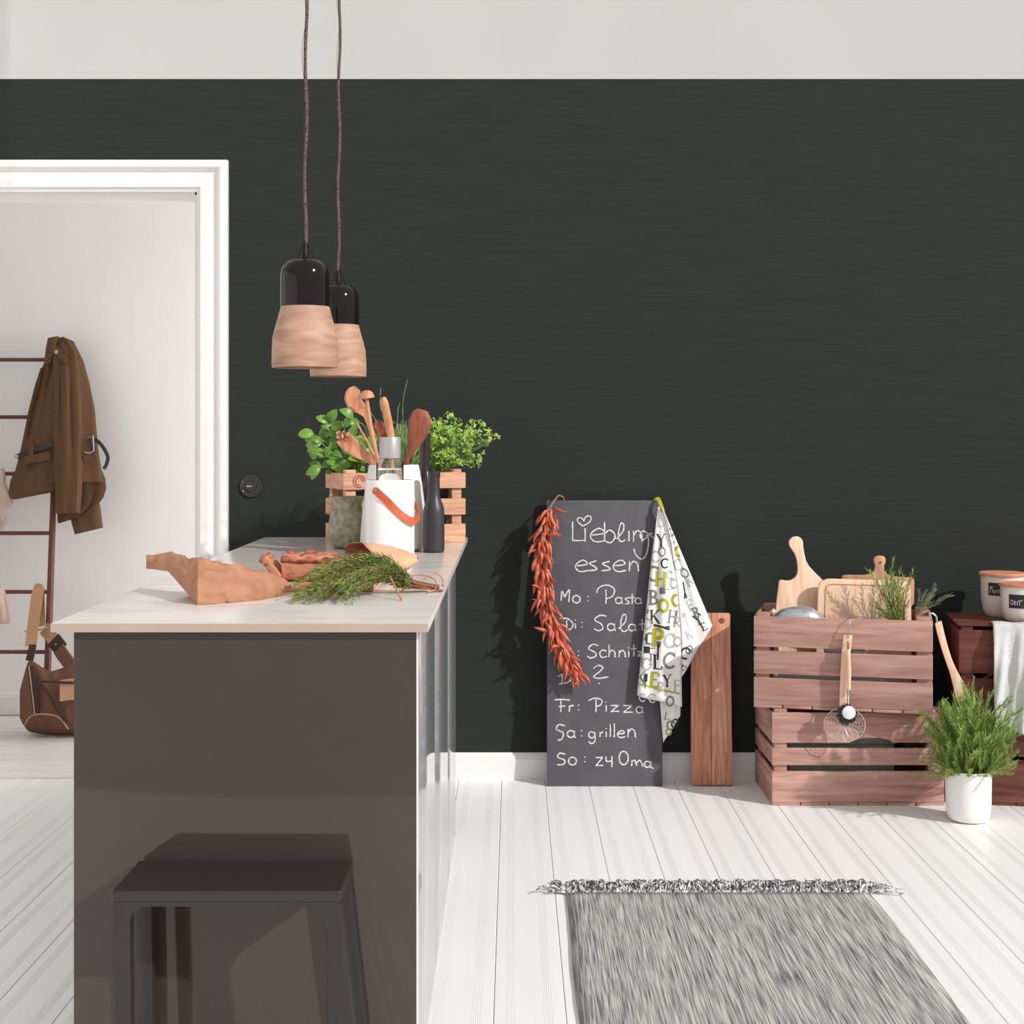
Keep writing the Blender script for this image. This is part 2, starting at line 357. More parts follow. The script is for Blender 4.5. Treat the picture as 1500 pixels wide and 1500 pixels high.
mb = MB(); mb.loft([[Vector((-2.42-u, WY-v, 0)) for u, v in prof], [Vector((-2.42-u, WY-v, DZ+u)) for u, v in prof]])
mb.build('side_casing', M_TRIM, dr, smooth=25)
MB().box((DX-0.014, WY-0.001, 0), (DX-0.001, WY+0.202, DZ)).build('jamb', M_TRIM, dr)
MB().box((-2.419, WY-0.001, 0), (-2.406, WY+0.202, DZ)).build('jamb', M_TRIM, dr)
MB().box((-2.419, WY-0.001, DZ-0.014), (DX-0.001, WY+0.202, DZ-0.001)).build('head_lining', M_TRIM, dr)

# light switch
p = at(368, 712, WY); sw = thing('light_switch', 'round black rotary light switch on the charcoal wall beside the door frame', 'light switch', p)
MB().lathe([(0.0, 0.0), (0.044, 0.0), (0.0445, 0.004), (0.0425, 0.008), (0.036, 0.0075), (0.034, 0.006), (0.022, 0.006), (0.0, 0.006)], (0, 0, 0), 40, 'y', cap=False).build('cover_plate', M_SWITCH, sw, smooth=30, local=True)
MB().lathe([(0.022, 0.004), (0.0225, 0.009), (0.0205, 0.0125), (0.0, 0.0135)], (0, 0, 0), 32, 'y', cap=False).build('dial', M_SWITCH, sw, smooth=30, local=True)
MB().box((-0.0145, -0.021, -0.003), (0.0065, -0.012, 0.003)).build('toggle', M_STEEL, sw, bevel=0.002, local=True)

# ------------------------------------------------------------------ kitchen island
CZ = 0.946
isl = thing('kitchen_island', 'kitchen island with glossy taupe end panel and pale grey side fronts', 'kitchen island', (-0.54, 3.03, 0))
IX0, IX1, IY0, IY1 = -0.887, -0.1926, 3.03, 5.0
MB().box((IX0, IY0, 0), (IX1-0.0035, IY0+0.02, 0.928)).build('end_panel', M_PANEL, isl, bevel=0.001)
MB().box((IX1-0.003, IY0+0.0005, 0), (IX1, IY0+0.02, 0.928)).build('edge_strip', M_EDGE, isl)
MB().box((IX0+0.02, IY0+0.021, 0), (IX1-0.02, IY1-0.021, 0.927)).build('carcass', M_PANEL, isl)
MB().box((IX0, IY1-0.02, 0), (IX1, IY1, 0.928)).build('back_panel', M_SIDE, isl)
for a, b in ((IY0+0.0215, 3.68), (3.6825, 4.41), (4.4135, IY1-0.0215)):
    MB().box((IX1-0.0195, a, 0), (IX1, b, 0.926)).build('side_front', M_SIDE, isl, bevel=0.001)
    MB().box((IX0, a, 0), (IX0+0.0195, b, 0.926)).build('side_front', M_SIDE, isl, bevel=0.001)
wt = thing('worktop', 'white marble worktop slab lying on the kitchen island', 'worktop', (-0.55, 4.3, 0.928))
MB().box((-0.928, 3.0135, 0.928), (-0.1706, 5.6, CZ)).build('slab', M_MARBLE, wt, bevel=0.0012)
MB().box((-0.928, 3.0115, 0.9282), (-0.1706, 3.0132, CZ-0.0006)).build('shaded_front_edge', M_EDGE_SHADE, wt)  # thin strip added to hold the painted shade of the front edge

# ------------------------------------------------------------------ step stool
st = thing('stool', 'low anthracite plastic stool in front of the island end panel', 'stool', (-0.5375, 2.91, 0))
SX0, SX1, SY0, SY1, SZ = -0.753, -0.322, 2.81, 3.016, 0.47
MB().box((SX0, SY0, SZ-0.022), (SX1, SY1, SZ)).build('seat', M_STOOL, st, bevel=0.006, seg=3)
def apron(a, b, x):
    mb = MB(); n = 24; L = []
    for i in range(n+1):
        t = i/n; p = Vector(a).lerp(Vector(b), t); e = min(t, 1-t)*(Vector(b)-Vector(a)).length
        dz = 0.018*max(0, 1-(e-0.032)/0.02)**2 if e < 0.052 else 0
        L.append((p, 0.030+dz))
    w = Vector(x)
    loops = [[p+Vector((0, 0, SZ-0.0215)), p+w+Vector((0, 0, SZ-0.0215)), p+w+Vector((0, 0, SZ-d)), p+Vector((0, 0, SZ-d))] for p, d in L]
    return mb.loft(loops)
apron((SX0+0.004, SY0+0.003, 0), (SX1-0.004, SY0+0.003, 0), (0, 0.022, 0)).build('apron', M_STOOL, st)
apron((SX0+0.004, SY1-0.025, 0), (SX1-0.004, SY1-0.025, 0), (0, 0.022, 0)).build('apron', M_STOOL, st)
apron((SX0+0.003, SY0+0.004, 0), (SX0+0.003, SY1-0.004, 0), (0.022, 0, 0)).build('apron', M_STOOL, st)
apron((SX1-0.025, SY0+0.004, 0), (SX1-0.025, SY1-0.004, 0), (0.022, 0, 0)).build('apron', M_STOOL, st)
for sx in (0, 1):
    for sy in (0, 1):
        x = SX0+0.018 if sx == 0 else SX1-0.018; y = SY0+0.019 if sy == 0 else SY1-0.019
        fx = 0.006 if sx == 0 else 0.05; fy = 0.0
        loops = []
        for k in range(7):
            t = k/6; z = (SZ-0.024)*(1-t); h = 0.0165-0.002*t
            cx = x+fx*t+(0.004 if sx else 0)*t*t; cy = y+fy*t
            loops.append([(cx-h, cy-h, z), (cx+h, cy-h, z), (cx+h, cy+h, z), (cx-h, cy+h, z)])
        MB().loft([[Vector(q) for q in l] for l in loops]).build('leg', M_STOOL, st, bevel=0.003)

# ------------------------------------------------------------------ pendant lamps
def lamp(px, Y, ybot, label):
    s = F/Y; k = 1/550.0
    base = at(px, ybot, Y)
    t = thing('pendant_lamp', label, 'lamp', base, 0, 'pendant lamps above the island')
    wood = [(48.0, 0), (48.7, 6), (48.3, 28), (47.4, 44), (44.5, 56), (40.5, 70), (37.2, 82), (35.2, 90)]
    mb = MB(); outer = [(r*k, z*k) for r, z in wood]; inner = [((r-4.5)*k, z*k) for r, z in reversed(wood)]
    loops = outer+inner+[outer[0]]
    mb.lathe(loops, (0, 0, 0), 48, 'z', cap=False); mb.build('shade', M_LAMPWOOD, t, smooth=30, local=True)
    cap = [(35.6, 89), (36.0, 92), (36.0, 132), (35.0, 141), (31.5, 149), (25.5, 155.5), (18, 158), (8, 158.5), (0, 158.5)]
    MB().lathe([(r*k, z*k) for r, z in cap], (0, 0, 0), 48, 'z', cap=False).build('metal_cap', M_BLACKMETAL, t, smooth=30, local=True)
    MB().lathe([(5.2*k, 158*k), (5.6*k, 162*k), (4.6*k, 170*k), (3.4*k, 176*k), (2.6*k, 184*k)], (0, 0, 0), 16).build('cable_gland', M_IRON, t, smooth=30, local=True)
    tri = [(-10*k, 0, 159*k), (-11*k, 0, 162*k), (-1.5*k, 0, 186*k), (1.5*k, 0, 186*k), (12*k, 0, 162*k), (11*k, 0, 159*k)]
    MB().tube(tri, 0.8*k, 6).build('hanger_wire', M_IRON, t, smooth=60, local=True)
    ztop = 4.2-base.z; pts = []
    for i in range(200):
        u = i/199; z = 176*k+(ztop-176*k)*u
        pts.append((0.0025*math.sin(u*48+px)+0.012*u, 0.002*math.cos(u*36), z))
    MB().tube(pts, 2.5*k, 8).build('cord', M_CORD, t, smooth=60, local=True)
    pts2 = [(x-0.006+0.003*math.sin(i*0.4), y, z) for i, (x, y, z) in enumerate(pts)]
    MB().tube(pts2[2:], 0.0006, 5).build('suspension_wire', M_IRON, t, smooth=60, local=True)
    MB().lathe([(0.05, ztop), (0.05, ztop-0.02), (0.045, ztop-0.03), (0.0, ztop-0.032)], (0.012, 0, 0), 24, cap=False).build('ceiling_rose', M_BLACKMETAL, t, smooth=40, local=True)
    MB().lathe([(0, 30*k), (9*k, 31*k), (15*k, 38*k), (16*k, 46*k), (12*k, 58*k), (7.5*k, 70*k), (7.5*k, 92*k)], (0, 0, 0), 20).build('bulb', M_BULB, t, smooth=60, local=True)
    return t
lamp(447, 4.0, 538.5, 'wood and black metal pendant lamp in front, the larger of the two')
lamp(495.5, 4.73, 551.5, 'wood and black metal pendant lamp behind, partly hidden by the front one')

# ------------------------------------------------------------------ hall: ladder, coat, bag, pink cloth
LYT, LYB = 7.08, 6.78
lad = thing('ladder', 'reddish brown wooden ladder leaning on the hall wall', 'ladder', (-2.3, 6.8, 0))
rt = at(86, 500, LYT); rb = Vector((-2.112, LYB, 0.0))
rail = MB().tube([rb, rt], [0.0165, 0.0125], 10).build('rail', M_LADDER, lad, smooth=50)
lt = rt-Vector((0.46, 0, 0)); lb = rb-Vector((0.46, 0, 0))
MB().tube([lb, lt], [0.0165, 0.0125], 10).build('rail', M_LADDER, lad, smooth=50)
def ladder_pt(py):
    # depth of the rail where it is seen at height py
    Y = 6.9
    for _ in range(8):
        z = CH-(py-HY)*Y/F; t = z/rt.z; Y = LYB+(LYT-LYB)*t
    return rb.lerp(rt, z/rt.z)
for py in (527, 611, 694, 781, 867, 955):
    p = ladder_pt(py); MB().tube([p, p-Vector((0.46, 0, 0))], 0.0092, 8).build('rung', M_LADDER, lad, smooth=50)

CYC = 6.98
def CYf(py): return ladder_pt(py).y-0.078
def rows_loft(rows, Y0, n=28, wr=0.0, freq=9.0, seed=0.0, back=0.5):
    """rows: (py_left, py_right, x_left, x_right, thickness, yoff); rounded cross-section at each row"""
    sub = []
    for a, b in zip(rows, rows[1:]):
        for k in range(4):
            t = k/4; sub.append([a[i]+(b[i]-a[i])*t for i in range(6)])
    sub.append(list(rows[-1])); loops = []
    for pl, pr, xl, xr, th, yo in sub:
        loop = []
        for i in range(n):
            a = 2*math.pi*i/n; c = math.cos(a); s = math.sin(a)
            cx = math.copysign(abs(c)**0.75, c); u = (cx+1)/2
            px = xl+(xr-xl)*u; py = pl+(pr-pl)*u
            dy = -th*max(0, s)**0.7 if s > 0 else th*back*(-s)**0.7
            if s > 0 and wr: dy += wr*s*math.sin(freq*u*3.1+seed+py*0.012)+wr*0.5*s*math.sin(freq*u*6.7+seed*2+py*0.02)
            loop.append(at(px, py, (Y0(py) if callable(Y0) else Y0)+yo+dy))
        loops.append(loop)
    return loops
coat = thing('coat', 'brown wool coat with black belt hanging on the ladder top', 'coat', at(86, 735, 6.98))
CY = 6.98
MB().loft(rows_loft([(500, 493, 72, 92, 0.02, 0.03), (510, 500, 67, 108, 0.05, 0.02), (530, 528, 65, 122, 0.06, 0.02), (560, 560, 53, 131, 0.06, 0.02), (600, 600, 42, 139, 0.06, 0.02),
     (650, 648, 32, 143, 0.06, 0.02), (672, 672, 27, 146, 0.06, 0.02), (690, 690, 22, 149, 0.06, 0.02), (708, 706, 14, 153, 0.06, 0.02)], CYf, 40, 0.008, 9, 1)).build('body', M_COAT, coat, smooth=60)
# left front tail and right back tail with curved hem
MB().loft(rows_loft([(690, 690, 21, 92, 0.055, 0.015), (705, 703, 15, 90, 0.055, 0.015), (722, 712, 12, 88, 0.05, 0.015), (729, 719, 14, 84, 0.04, 0.015), (732, 721, 20, 78, 0.02, 0.02)], CYf, 32, 0.006, 7, 2)).build('front_tail', M_COAT, coat, smooth=60)
MB().loft(rows_loft([(690, 688, 84, 149, 0.045, 0.03), (710, 702, 84, 154.5, 0.045, 0.03), (735, 716, 84, 155.5, 0.04, 0.03), (752, 728, 84, 152, 0.035, 0.03), (763, 742, 84, 142, 0.025, 0.03), (767, 754, 86, 126, 0.012, 0.03)], CYf, 32, 0.006, 6, 4)).build('back_tail', M_COATIN, coat, smooth=60)
MB().loft(rows_loft([(505, 500, 76, 100, 0.02, -0.03), (518, 512, 76, 110, 0.03, -0.03), (545, 540, 77, 116, 0.045, -0.03), (580, 580, 77, 119, 0.05, -0.03), (640, 640, 77, 122, 0.05, -0.03), (690, 690, 79, 121.5, 0.048, -0.03), (722, 722, 81, 120, 0.045, -0.03), (753, 751, 82.5, 117.5, 0.04, -0.03)], CYf, 32, 0.008, 5, 3)).build('sleeve', M_COAT, coat, smooth=60)
MB().loft(rows_loft([(725, 716, 96, 142, 0.03, 0.07), (752, 742, 101, 147, 0.03, 0.07), (783, 773, 109.5, 151, 0.028, 0.07)], CYf, 24, 0.004, 4, 5)).build('sleeve', M_COAT, coat, smooth=60)
MB().loft(rows_loft([(540, 536, 59, 64, 0.008, -0.03), (565, 565, 51, 58, 0.01, -0.035), (600, 600, 42, 47, 0.01, -0.035), (640, 640, 37, 40, 0.006, -0.03)], CYf, 16)).build('lapel', M_COATIN, coat, smooth=60)
MB().loft(rows_loft([(495, 492, 70, 86, 0.015, -0.03), (512, 506, 67, 82, 0.02, -0.045), (535, 530, 64, 76, 0.015, -0.04)], CYf, 16)).build('collar', M_COAT, coat, smooth=60)
def band(pix, half, Y, th, name, m, parent):
    """strap through image points lying in the plane of depth Y (Y may be a list)"""
    P = [at(x, y, (Y[i] if isinstance(Y, list) else Y)+(CYf(y)-CY if parent is coat else 0)) for i, (x, y) in enumerate(pix)]
    P = catmull(P, 4); W = []
    for k in range(len(P)):
        t = (P[min(k+1, len(P)-1)]-P[max(k-1, 0)]).normalized()
        w = t.cross(Vector((0, 1, 0))); W.append(w.normalized() if w.length > 1e-6 else Vector((1, 0, 0)))
    return MB().strip(P, half, W, th, (0, 1, 0)).build(name, m, parent)
band([(24, 669), (36, 665), (50, 660), (64, 655), (78, 650)], 0.0115, [CY-0.02, CY-0.045, CY-0.055, CY-0.06, CY-0.058], 0.004, 'belt', M_BELT, coat)
band([(46, 652), (46.5, 668)], 0.009, [CY-0.062, CY-0.062], 0.003, 'belt_loop', M_COAT, coat)
band([(36, 674), (54, 671), (73, 667)], 0.018, [CY-0.05, CY-0.056, CY-0.06], 0.004, 'pocket_flap', M_COAT, coat)
band([(122, 672), (128, 671), (134, 669)], 0.014, CY-0.05, 0.004, 'pocket_flap', M_COAT, coat)
band([(139, 643), (147, 650), (154, 660), (158, 670), (156, 680), (152, 687)], 0.008, CY-0.03, 0.003, 'belt', M_BELT, coat)
band([(130, 643), (133, 652), (136, 660)], 0.011, CY-0.055, 0.004, 'belt', M_BELT, coat)
MB().tube([at(x_, y_, CYf(y_)-0.065) for x_, y_ in ((129, 641), (136, 638), (137.5, 660), (131, 664), (124, 662))], 0.0028, 8).build('buckle', M_STEEL, coat, smooth=60)
band([(77, 511), (85, 514), (92, 524), (98, 530)], 0.013, CY-0.085, 0.004, 'cuff_strap', M_COAT, coat)
for (x, y) in ((82.5, 515.5), (24.5, 668.5)):
    MB().lathe([(0, 0), (0.009, 0.001), (0.0092, 0.004), (0.006, 0.006), (0, 0.006)], at(x, y, CYf(y)-(0.088 if y < 600 else 0.03)), 16, 'y', cap=False).build('button', M_BRASS, coat, smooth=40)

MB().tube([at(88, 498, CYf(498)+0.01), at(87, 494.5, CYf(495)+0.04), at(86, 494.5, rt.y), at(86, 498, rt.y+0.022), at(86, 506, rt.y+0.02)], 0.003, 6).build('hanging_loop', M_BELT, coat, smooth=60)

bag = thing('shoulder_bag', 'brown canvas shoulder bag with tan strap hung on the ladder, resting on the hall floor', 'bag', (-1.99, 6.66, 0))
BY = 6.64; zb = 0.0
def bag_loops():
    tab_top = [(29, 1012), (34, 992), (41, 968), (47, 967), (58, 975), (73, 984), (90, 979), (107, 971), (125, 975), (140, 990), (150, 1015)]
    tab_bot = [(29, 1052), (34, 1062), (42, 1072), (60, 1075), (90, 1076.5), (125, 1076.5), (142, 1074), (150, 1060)]
    loops = []
    for i in range(33):
        x = 29+121*i/32; yt = interp(tab_top, x); yb = interp(tab_bot, x); loop = []
        e = max(0.15, (1-abs(2*i/32-1)**4))
        for j in range(24):
            a = 2*math.pi*j/24; c = math.cos(a); s_ = math.sin(a)
            v = (math.copysign(abs(c)**0.7, c)+1)/2       # 1 top .. 0 bottom
            th = (0.035+0.075*(1-v)**0.8)*e
            py = yb+(yt-yb)*v
            dy = -th*s_+0.008*s_*math.sin(x*0.16+py*0.05)+0.005*math.sin(x*0.31-py*0.09)
            q = at(x, py, BY+dy*1.0); q.z = max(q.z, 0.004); loop.append(q)
        loops.append(loop)
    return loops
MB().loft(bag_loops()).build('body', M_CANVAS, bag, smooth=60)
rp = ladder_pt(867)
band([(57, 862.3), (56, 864.6), (53, 884), (50, 905), (47, 930), (45.5, 945)], [0.027]*21, [rp.y, rp.y-0.0135, rp.y-0.022, 6.8, 6.72, 6.68], 0.0022, 'strap', M_WEB, bag)
band([(57, 862.3), (57, 864.6), (57.5, 885), (58, 905), (58.5, 918)], 0.025, [rp.y, rp.y+0.0135, rp.y+0.008, rp.y-0.02, 6.84], 0.0022, 'strap', M_WEB, bag)
band([(64, 920), (73, 930), (82, 941)], 0.03, [6.815, 6.785, 6.755], 0.0022, 'strap', M_WEB, bag)
band([(35.5, 924.5), (48, 926), (60, 922), (70, 918.5)], 0.004, [6.8, 6.785, 6.79, 6.80], 0.003, 'strap_buckle', M_BRASS, bag)
band([(48, 944), (46, 955), (43, 968)], 0.016, [6.68, 6.665, 6.655], 0.004, 'leather_tab', M_CANVASD, bag)
band([(78, 936), (85, 945), (90, 952)], 0.034, [6.755, 6.74, 6.725], 0.004, 'leather_tab', M_CANVASD, bag)
band([(86, 950), (94, 962), (104, 975)], 0.028, [6.72, 6.69, 6.65], 0.01, 'strap_root', M_CANVAS, bag)
MB().lathe([(0, 0), (0.005, 0.001), (0.004, 0.004), (0, 0.005)], at(82, 944, 6.738), 12, 'y', cap=False).build('rivet', M_BRASS, bag, smooth=40)
band([(45, 976), (48, 1000), (51, 1025), (53.5, 1045)], 0.014, [6.59, 6.565, 6.545, 6.535], 0.004, 'handle_strip', M_CANVASD, bag)
band([(60, 998), (80, 999), (100, 1000), (118, 1000)], 0.005, [6.555, 6.542, 6.538, 6.538], 0.004, 'pocket_edge', M_CANVASD, bag)
band([(98, 995), (98, 1010), (98, 1026)], 0.03, [6.556, 6.538, 6.52], 0.004, 'tan_tab', M_WEB, bag)
band([(58, 1002), (72, 1018), (84, 1040), (100, 1058)], 0.006, [6.555, 6.535, 6.522, 6.515], 0.005, 'seam_piping', M_CANVASD, bag)
for pts_, ys in (([(42.5, 976), (45.5, 1000), (48.5, 1025), (51, 1046)], [6.586, 6.56, 6.541, 6.53]), ([(36, 1062), (44, 1050), (60, 1046), (85, 1050), (100, 1068)], [6.56, 6.535, 6.52, 6.515, 6.52])):
    band(pts_, 0.0018, ys, 0.004, 'stitching', M_STITCH, bag)

pk = thing('hanging_cloth', 'pale pink crumpled cloth hanging over a middle ladder rung at the photo edge', 'cloth', at(-30, 775, 6.9))
MB().loft(rows_loft([(688, 686, -48, 6, 0.02, 0), (694, 690, -48, 8, 0.03, 0), (710, 708, -48, 9, 0.035, 0), (722, 728, -48, 17, 0.035, 0), (738, 736, -48, 20, 0.03, 0), (755, 750, -48, 6, 0.03, 0), (768, 766, -48, 12, 0.025, 0), (782, 776, -48, 4, 0.015, 0)], ladder_pt(694).y, 32, 0.012, 9, 2, 0.8)).build('folds', M_PINK, pk, smooth=60)
pk2 = thing('hanging_cloth', 'pale pink smooth cloth hanging over the ladder rung beside the bag strap', 'cloth', at(-30, 915, 6.85))
MB().loft(rows_loft([(855, 856, -48, 0, 0.02, 0), (866, 866, -48, 8, 0.03, 0), (885, 885, -48, 12, 0.035, 0), (905, 908, -48, 15, 0.03, 0), (920, 913, -48, 14, 0.015, 0)], ladder_pt(867).y, 32, 0.01, 8, 5, 0.8)).build('folds', M_PINK, pk2, smooth=60)

# ------------------------------------------------------------------ generic slatted crate (local: front-left-bottom corner at origin, x right, y back, z up)
def slat_board(w, h, th=0.009, arc=None):
    """board in x (0..w), z (0..h), y (0..th); slightly uneven edges, optional arc cut in its lower edge"""
    n = 14; low = []; top = []
    for i in range(n+1):
        x = w*i/n
        low.append((x, 0.0012*noise.noise((x*9, h*7, 1.3)))); top.append((x, h+0.0014*noise.noise((x*8, h*5, 4.7))))
    if arc:
        c, r, d = arc; low = [p for p in low if abs(p[0]-c) > r]
        low += [(c+r*math.cos(math.pi*(1-k/12)), d*math.sin(math.pi*k/12)) for k in range(13)]; low.sort()
    out = low+top[::-1]
    return MB().prism([(x, 0, z) for x, z in out], (0, th, 0))
def crate(name, label, loc, rotz, w, d, front, sides, m, group, post=0.03, bottom=True, h=None, arc=None, th=0.009, nb=6):
    """front / sides: list of (z0, z1) of the slats"""
    t = thing(name, label, 'crate', loc, rotz, group); H = h or front[-1][1]
    for k, (a, b) in enumerate(front):
        o = slat_board(w, b-a, th, arc if k == len(front)-1 else None).build('slat', m, t, bevel=0.0015, local=True); o.location = (0, 0, a)
        c = dup(o, t, (0, d-th, a))
    for k, (a, b) in enumerate(sides):
        o = slat_board(d-2*th-0.001, b-a, th).build('slat', m, t, bevel=0.0015, local=True)
        o.rotation_euler = (0, 0, R(90)); o.location = (th, th+0.0005, a)
        c = dup(o, t); c.location = (w, th+0.0005, a)
    p0 = None
    for x in (th+0.0005, w-th-0.0005-post):
        for y in (th+0.0005, d-th-0.0005-post):
            mb = MB().box((0, 0, 0), (post, post, H+0.012-0.011))
            if p0 is None: p0 = mb.build('corner_post', m, t, bevel=0.002, local=True); p0.location = (x, y, 0.011)
            else: dup(p0, t, (x, y, 0.011))
    if bottom:
        b0 = None; bw = (w-0.004*(nb-1))/nb
        for k in range(nb):
            if b0 is None: b0 = MB().box((0, 0, 0), (bw, d, 0.0105)).build('bottom_board', m, t, bevel=0.0015, local=True); b0.location = (0, 0, -0.0005)
            else: dup(b0, t, (k*(bw+0.004), 0, -0.0005))
    return t

FR_LOW = [(0.011, 0.122), (0.144, 0.205), (0.224, 0.332)]
FR_UP = [(0.011, 0.107), (0.122, 0.204), (0.219, 0.327)]
crate_low = crate('wooden_crate', 'weathered wooden crate standing on the floor under the crate full of cutting boards', (0.927, 5.378, 0.0006), 0, 0.616, 0.38, FR_LOW, FR_LOW, M_CRATE, 'old slatted fruit crates', 0.045, arc=(0.355, 0.075, 0.018))
UA = R(-14); UC = Vector((0.867, 5.415, 0.3465))
crate_up = crate('wooden_crate', 'weathered wooden crate stacked askew on top, filled with cutting boards and herbs', UC, UA, 0.622, 0.36, FR_UP, FR_UP, M_CRATE, 'old slatted fruit crates', 0.045)
RA = R(-9)
FR_R1 = [(0.011, 0.165)]
crate_r1 = crate('wooden_crate', 'wooden crate with painted-in shade on the floor behind the white plant pot', (1.60, 5.40, 0.0006), RA, 0.50, 0.36, FR_R1, FR_R1, M_CRATE_SHADE, 'old slatted fruit crates', 0.04, nb=5)
FR_R2 = [(0.011, 0.12), (0.135, 0.275), (0.293, 0.447)]
crate_r2 = crate('wooden_crate', 'tall wooden crate with painted-in shade carrying two cream jars and a gauze cloth', (1.595, 5.375, 0.1825), RA, 0.50, 0.36, FR_R2, FR_R2, M_CRATE_SHADE, 'old slatted fruit crates', 0.04, nb=5)
# closed plank top of the tall crate
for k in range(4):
    o = MB().box((-0.004, 0.004+k*0.089, 0.4605), (0.504, 0.087+k*0.089, 0.4695)).build('top_board', M_CRATE_SHADE, crate_r2, bevel=0.0015, local=True)
R2TOP = 0.1825+0.4695

def front_pt(px, py, off=0.0, corner=UC, ang=UA):
    t = math.tan(-ang); Y = (corner.y+corner.x*t)/(1+t*(px-VX)/F)
    p = at(px, py, Y); return p+Vector((math.sin(ang), -math.cos(ang), 0))*off

# ------------------------------------------------------------------ things in the upper crate
def rounded_board(pix, Yb, th, name, m, parent, lean=0.0, zref=0.37, bevel=0.003, slope=0.0):
    """outline in image points, standing board leaning back by `lean` per metre of height"""
    P = []
    for x, y in pix:
        Y = Yb
        for _ in range(6):
            z = CH-(y-HY)*Y/F; Y = Yb+lean*(z-zref)-slope*((x-VX)*Y/F-1.25)
        P.append(at(x, y, Y))
    return MB().prism(P, (0, th, 0)).build(name, m, parent, bevel=bevel, smooth=30)
def c8(pts): return [(1090+x/4.839, 780+y/4.839) for x, y in pts]
pb = thing('paddle_board', 'pale wooden cutting board with long curved handle standing in the crate', 'cutting board', (1.1, 5.6, 0.36))
rounded_board(c8([(207, 1130), (225, 550), (250, 345), (262, 336), (300, 342), (330, 340), (360, 322), (378, 295), (382, 262), (380, 230), (374, 190), (360, 150), (340, 122), (325, 100), (319, 78), (322, 55), (345, 32), (380, 27), (405, 40), (418, 65), (420, 100), (428, 150), (440, 200), (462, 240), (500, 280), (555, 335), (560, 560), (549, 1130)]), 5.55, 0.018, 'board', M_BEECH, pb, 0.12)
tb = thing('tray_board', 'pale rectangular wooden cutting board with juice groove standing in the crate front', 'cutting board', (1.25, 5.52, 0.36))
rounded_board(c8([(503, 1110), (520, 600), (527, 400), (538, 362), (560, 340), (600, 328), (1120, 342), (1160, 352), (1180, 380), (1185, 420), (1190, 1120)]), 5.50, 0.018, 'board', M_BEECH, tb, 0.10)
gro = [(572, 640), (578, 400), (588, 375), (612, 366), (1090, 376), (1122, 392), (1130, 425), (1135, 640)]
G = []
for x, y in c8(gro):
    Y = 5.50
    for _ in range(6): z = CH-(y-HY)*Y/F; Y = 5.50+0.10*(z-0.37)
    G.append(at(x, y, Y-0.0008))
MB().tube(G, 0.0022, 6).build('juice_groove', M_BEECH2, tb, smooth=60)
hb = thing('handled_board', 'darker wooden cutting board with short holed handle at the back of the crate', 'cutting board', (1.3, 5.66, 0.36))
rounded_board(c8([(691, 1090), (694, 330), (696, 312), (710, 302), (860, 302), (905, 290), (926, 268), (932, 240), (922, 210), (920, 188), (935, 170), (965, 164), (995, 170), (1006, 190), (1003, 215), (992, 240), (996, 270), (1015, 295), (1050, 312), (1190, 322), (1205, 330), (1208, 350), (1206, 500), (1130, 600), (1128, 1090)]), 5.64, 0.016, 'board', M_BEECH2, hb, 0.03, slope=0.249)
MB().lathe([(0.0, 0.0), (0.0032, 0.0), (0.0032, 0.003), (0.0, 0.003)], at(1090+965/4.839, 780+213/4.839, 5.6235), 12, 'y').build('hanging_hole', M_IRON, hb)
sc = thing('metal_scoop', 'grey galvanised scoop lying in the crate in front of the paddle board', 'scoop', (1.0, 5.47, 0.6))
loops = []
for k in range(13):
    t = k/12; px = 1134+76*t
    top = interp([(0, 902), (0.12, 893), (0.3, 889), (0.55, 887), (0.75, 890), (1, 906)], t); low = 925
    r = 0.035+0.01*math.sin(math.pi*t); L = []
    zt = at(px, top, 5.47).z; xx = at(px, top, 5.47).x
    for j in range(13):
        a = math.pi*j/12; L.append(Vector((xx-0.01*math.cos(a)*0, 5.47-r*math.cos(a), zt-0.05+0.05*math.sin(a)+0.0015*math.sin(t*40)*0.6)))
    for j in range(12, -1, -1):
        a = math.pi*j/12; L.append(Vector((xx, 5.47-(r-0.002)*math.cos(a), zt-0.052+0.05*math.sin(a))))
    loops.append(L)
MB().loft(loops).build('scoop_body', M_GALV, sc, smooth=50)
MB().tube([at(1208, 905, 5.47), at(1222, 915, 5.48), at(1240, 930, 5.5)], 0.009, 10).build('handle', M_GALV, sc, smooth=60)
kn = thing('rolling_pin', 'small wooden rolling pin end poking out at the left crate corner', 'rolling pin', (0.93, 5.47, 0.4))
MB().tube([at(1133.5, 898, 5.52), at(1130, 894, 5.52)], [0.012, 0.011], 12).build('knob', M_BEECH, kn, smooth=40, bevel=0.0)
MB().tube([at(1147, 1000, 5.525), at(1134.5, 900, 5.52)], 0.010, 10).build('shaft', M_BEECH, kn, smooth=60)
gr = thing('grater', 'grey metal grater seen through the upper gap of the crate', 'grater', front_pt(1228, 975, -0.06))
mb = MB(); loops = []
for k in range(25):
    t = k/24; c = front_pt(1207+60*t, 957+5*t, -0.05); loops.append([c+Vector((0, 0.012*math.cos(a), 0.026*math.sin(a))) for a in [2*math.pi*j/12 for j in range(12)]])
mb.loft(loops); mb.build('body', M_GALV, gr, smooth=60)
mb = MB()
for k in range(16):
    for j in range(4):
        c = front_pt(1209+56*k/15, 951+j*4.2+4*k/15, -0.0365+0.0012*(1-abs(j-1.5))); mb.lathe([(0.0022, 0), (0.0016, 0.0018), (0.0004, 0.0024)], c, 6, 'y')
tag(mb.build('teeth', M_STEEL, gr), kind='stuff')
et = thing('enamel_tray', 'grey enamel tray behind the lower gap of the upper crate', 'tray', front_pt(1210, 1010, -0.08))
mb = MB(); A = front_pt(1138, 1000, -0.03); B = front_pt(1300, 1012, -0.03)
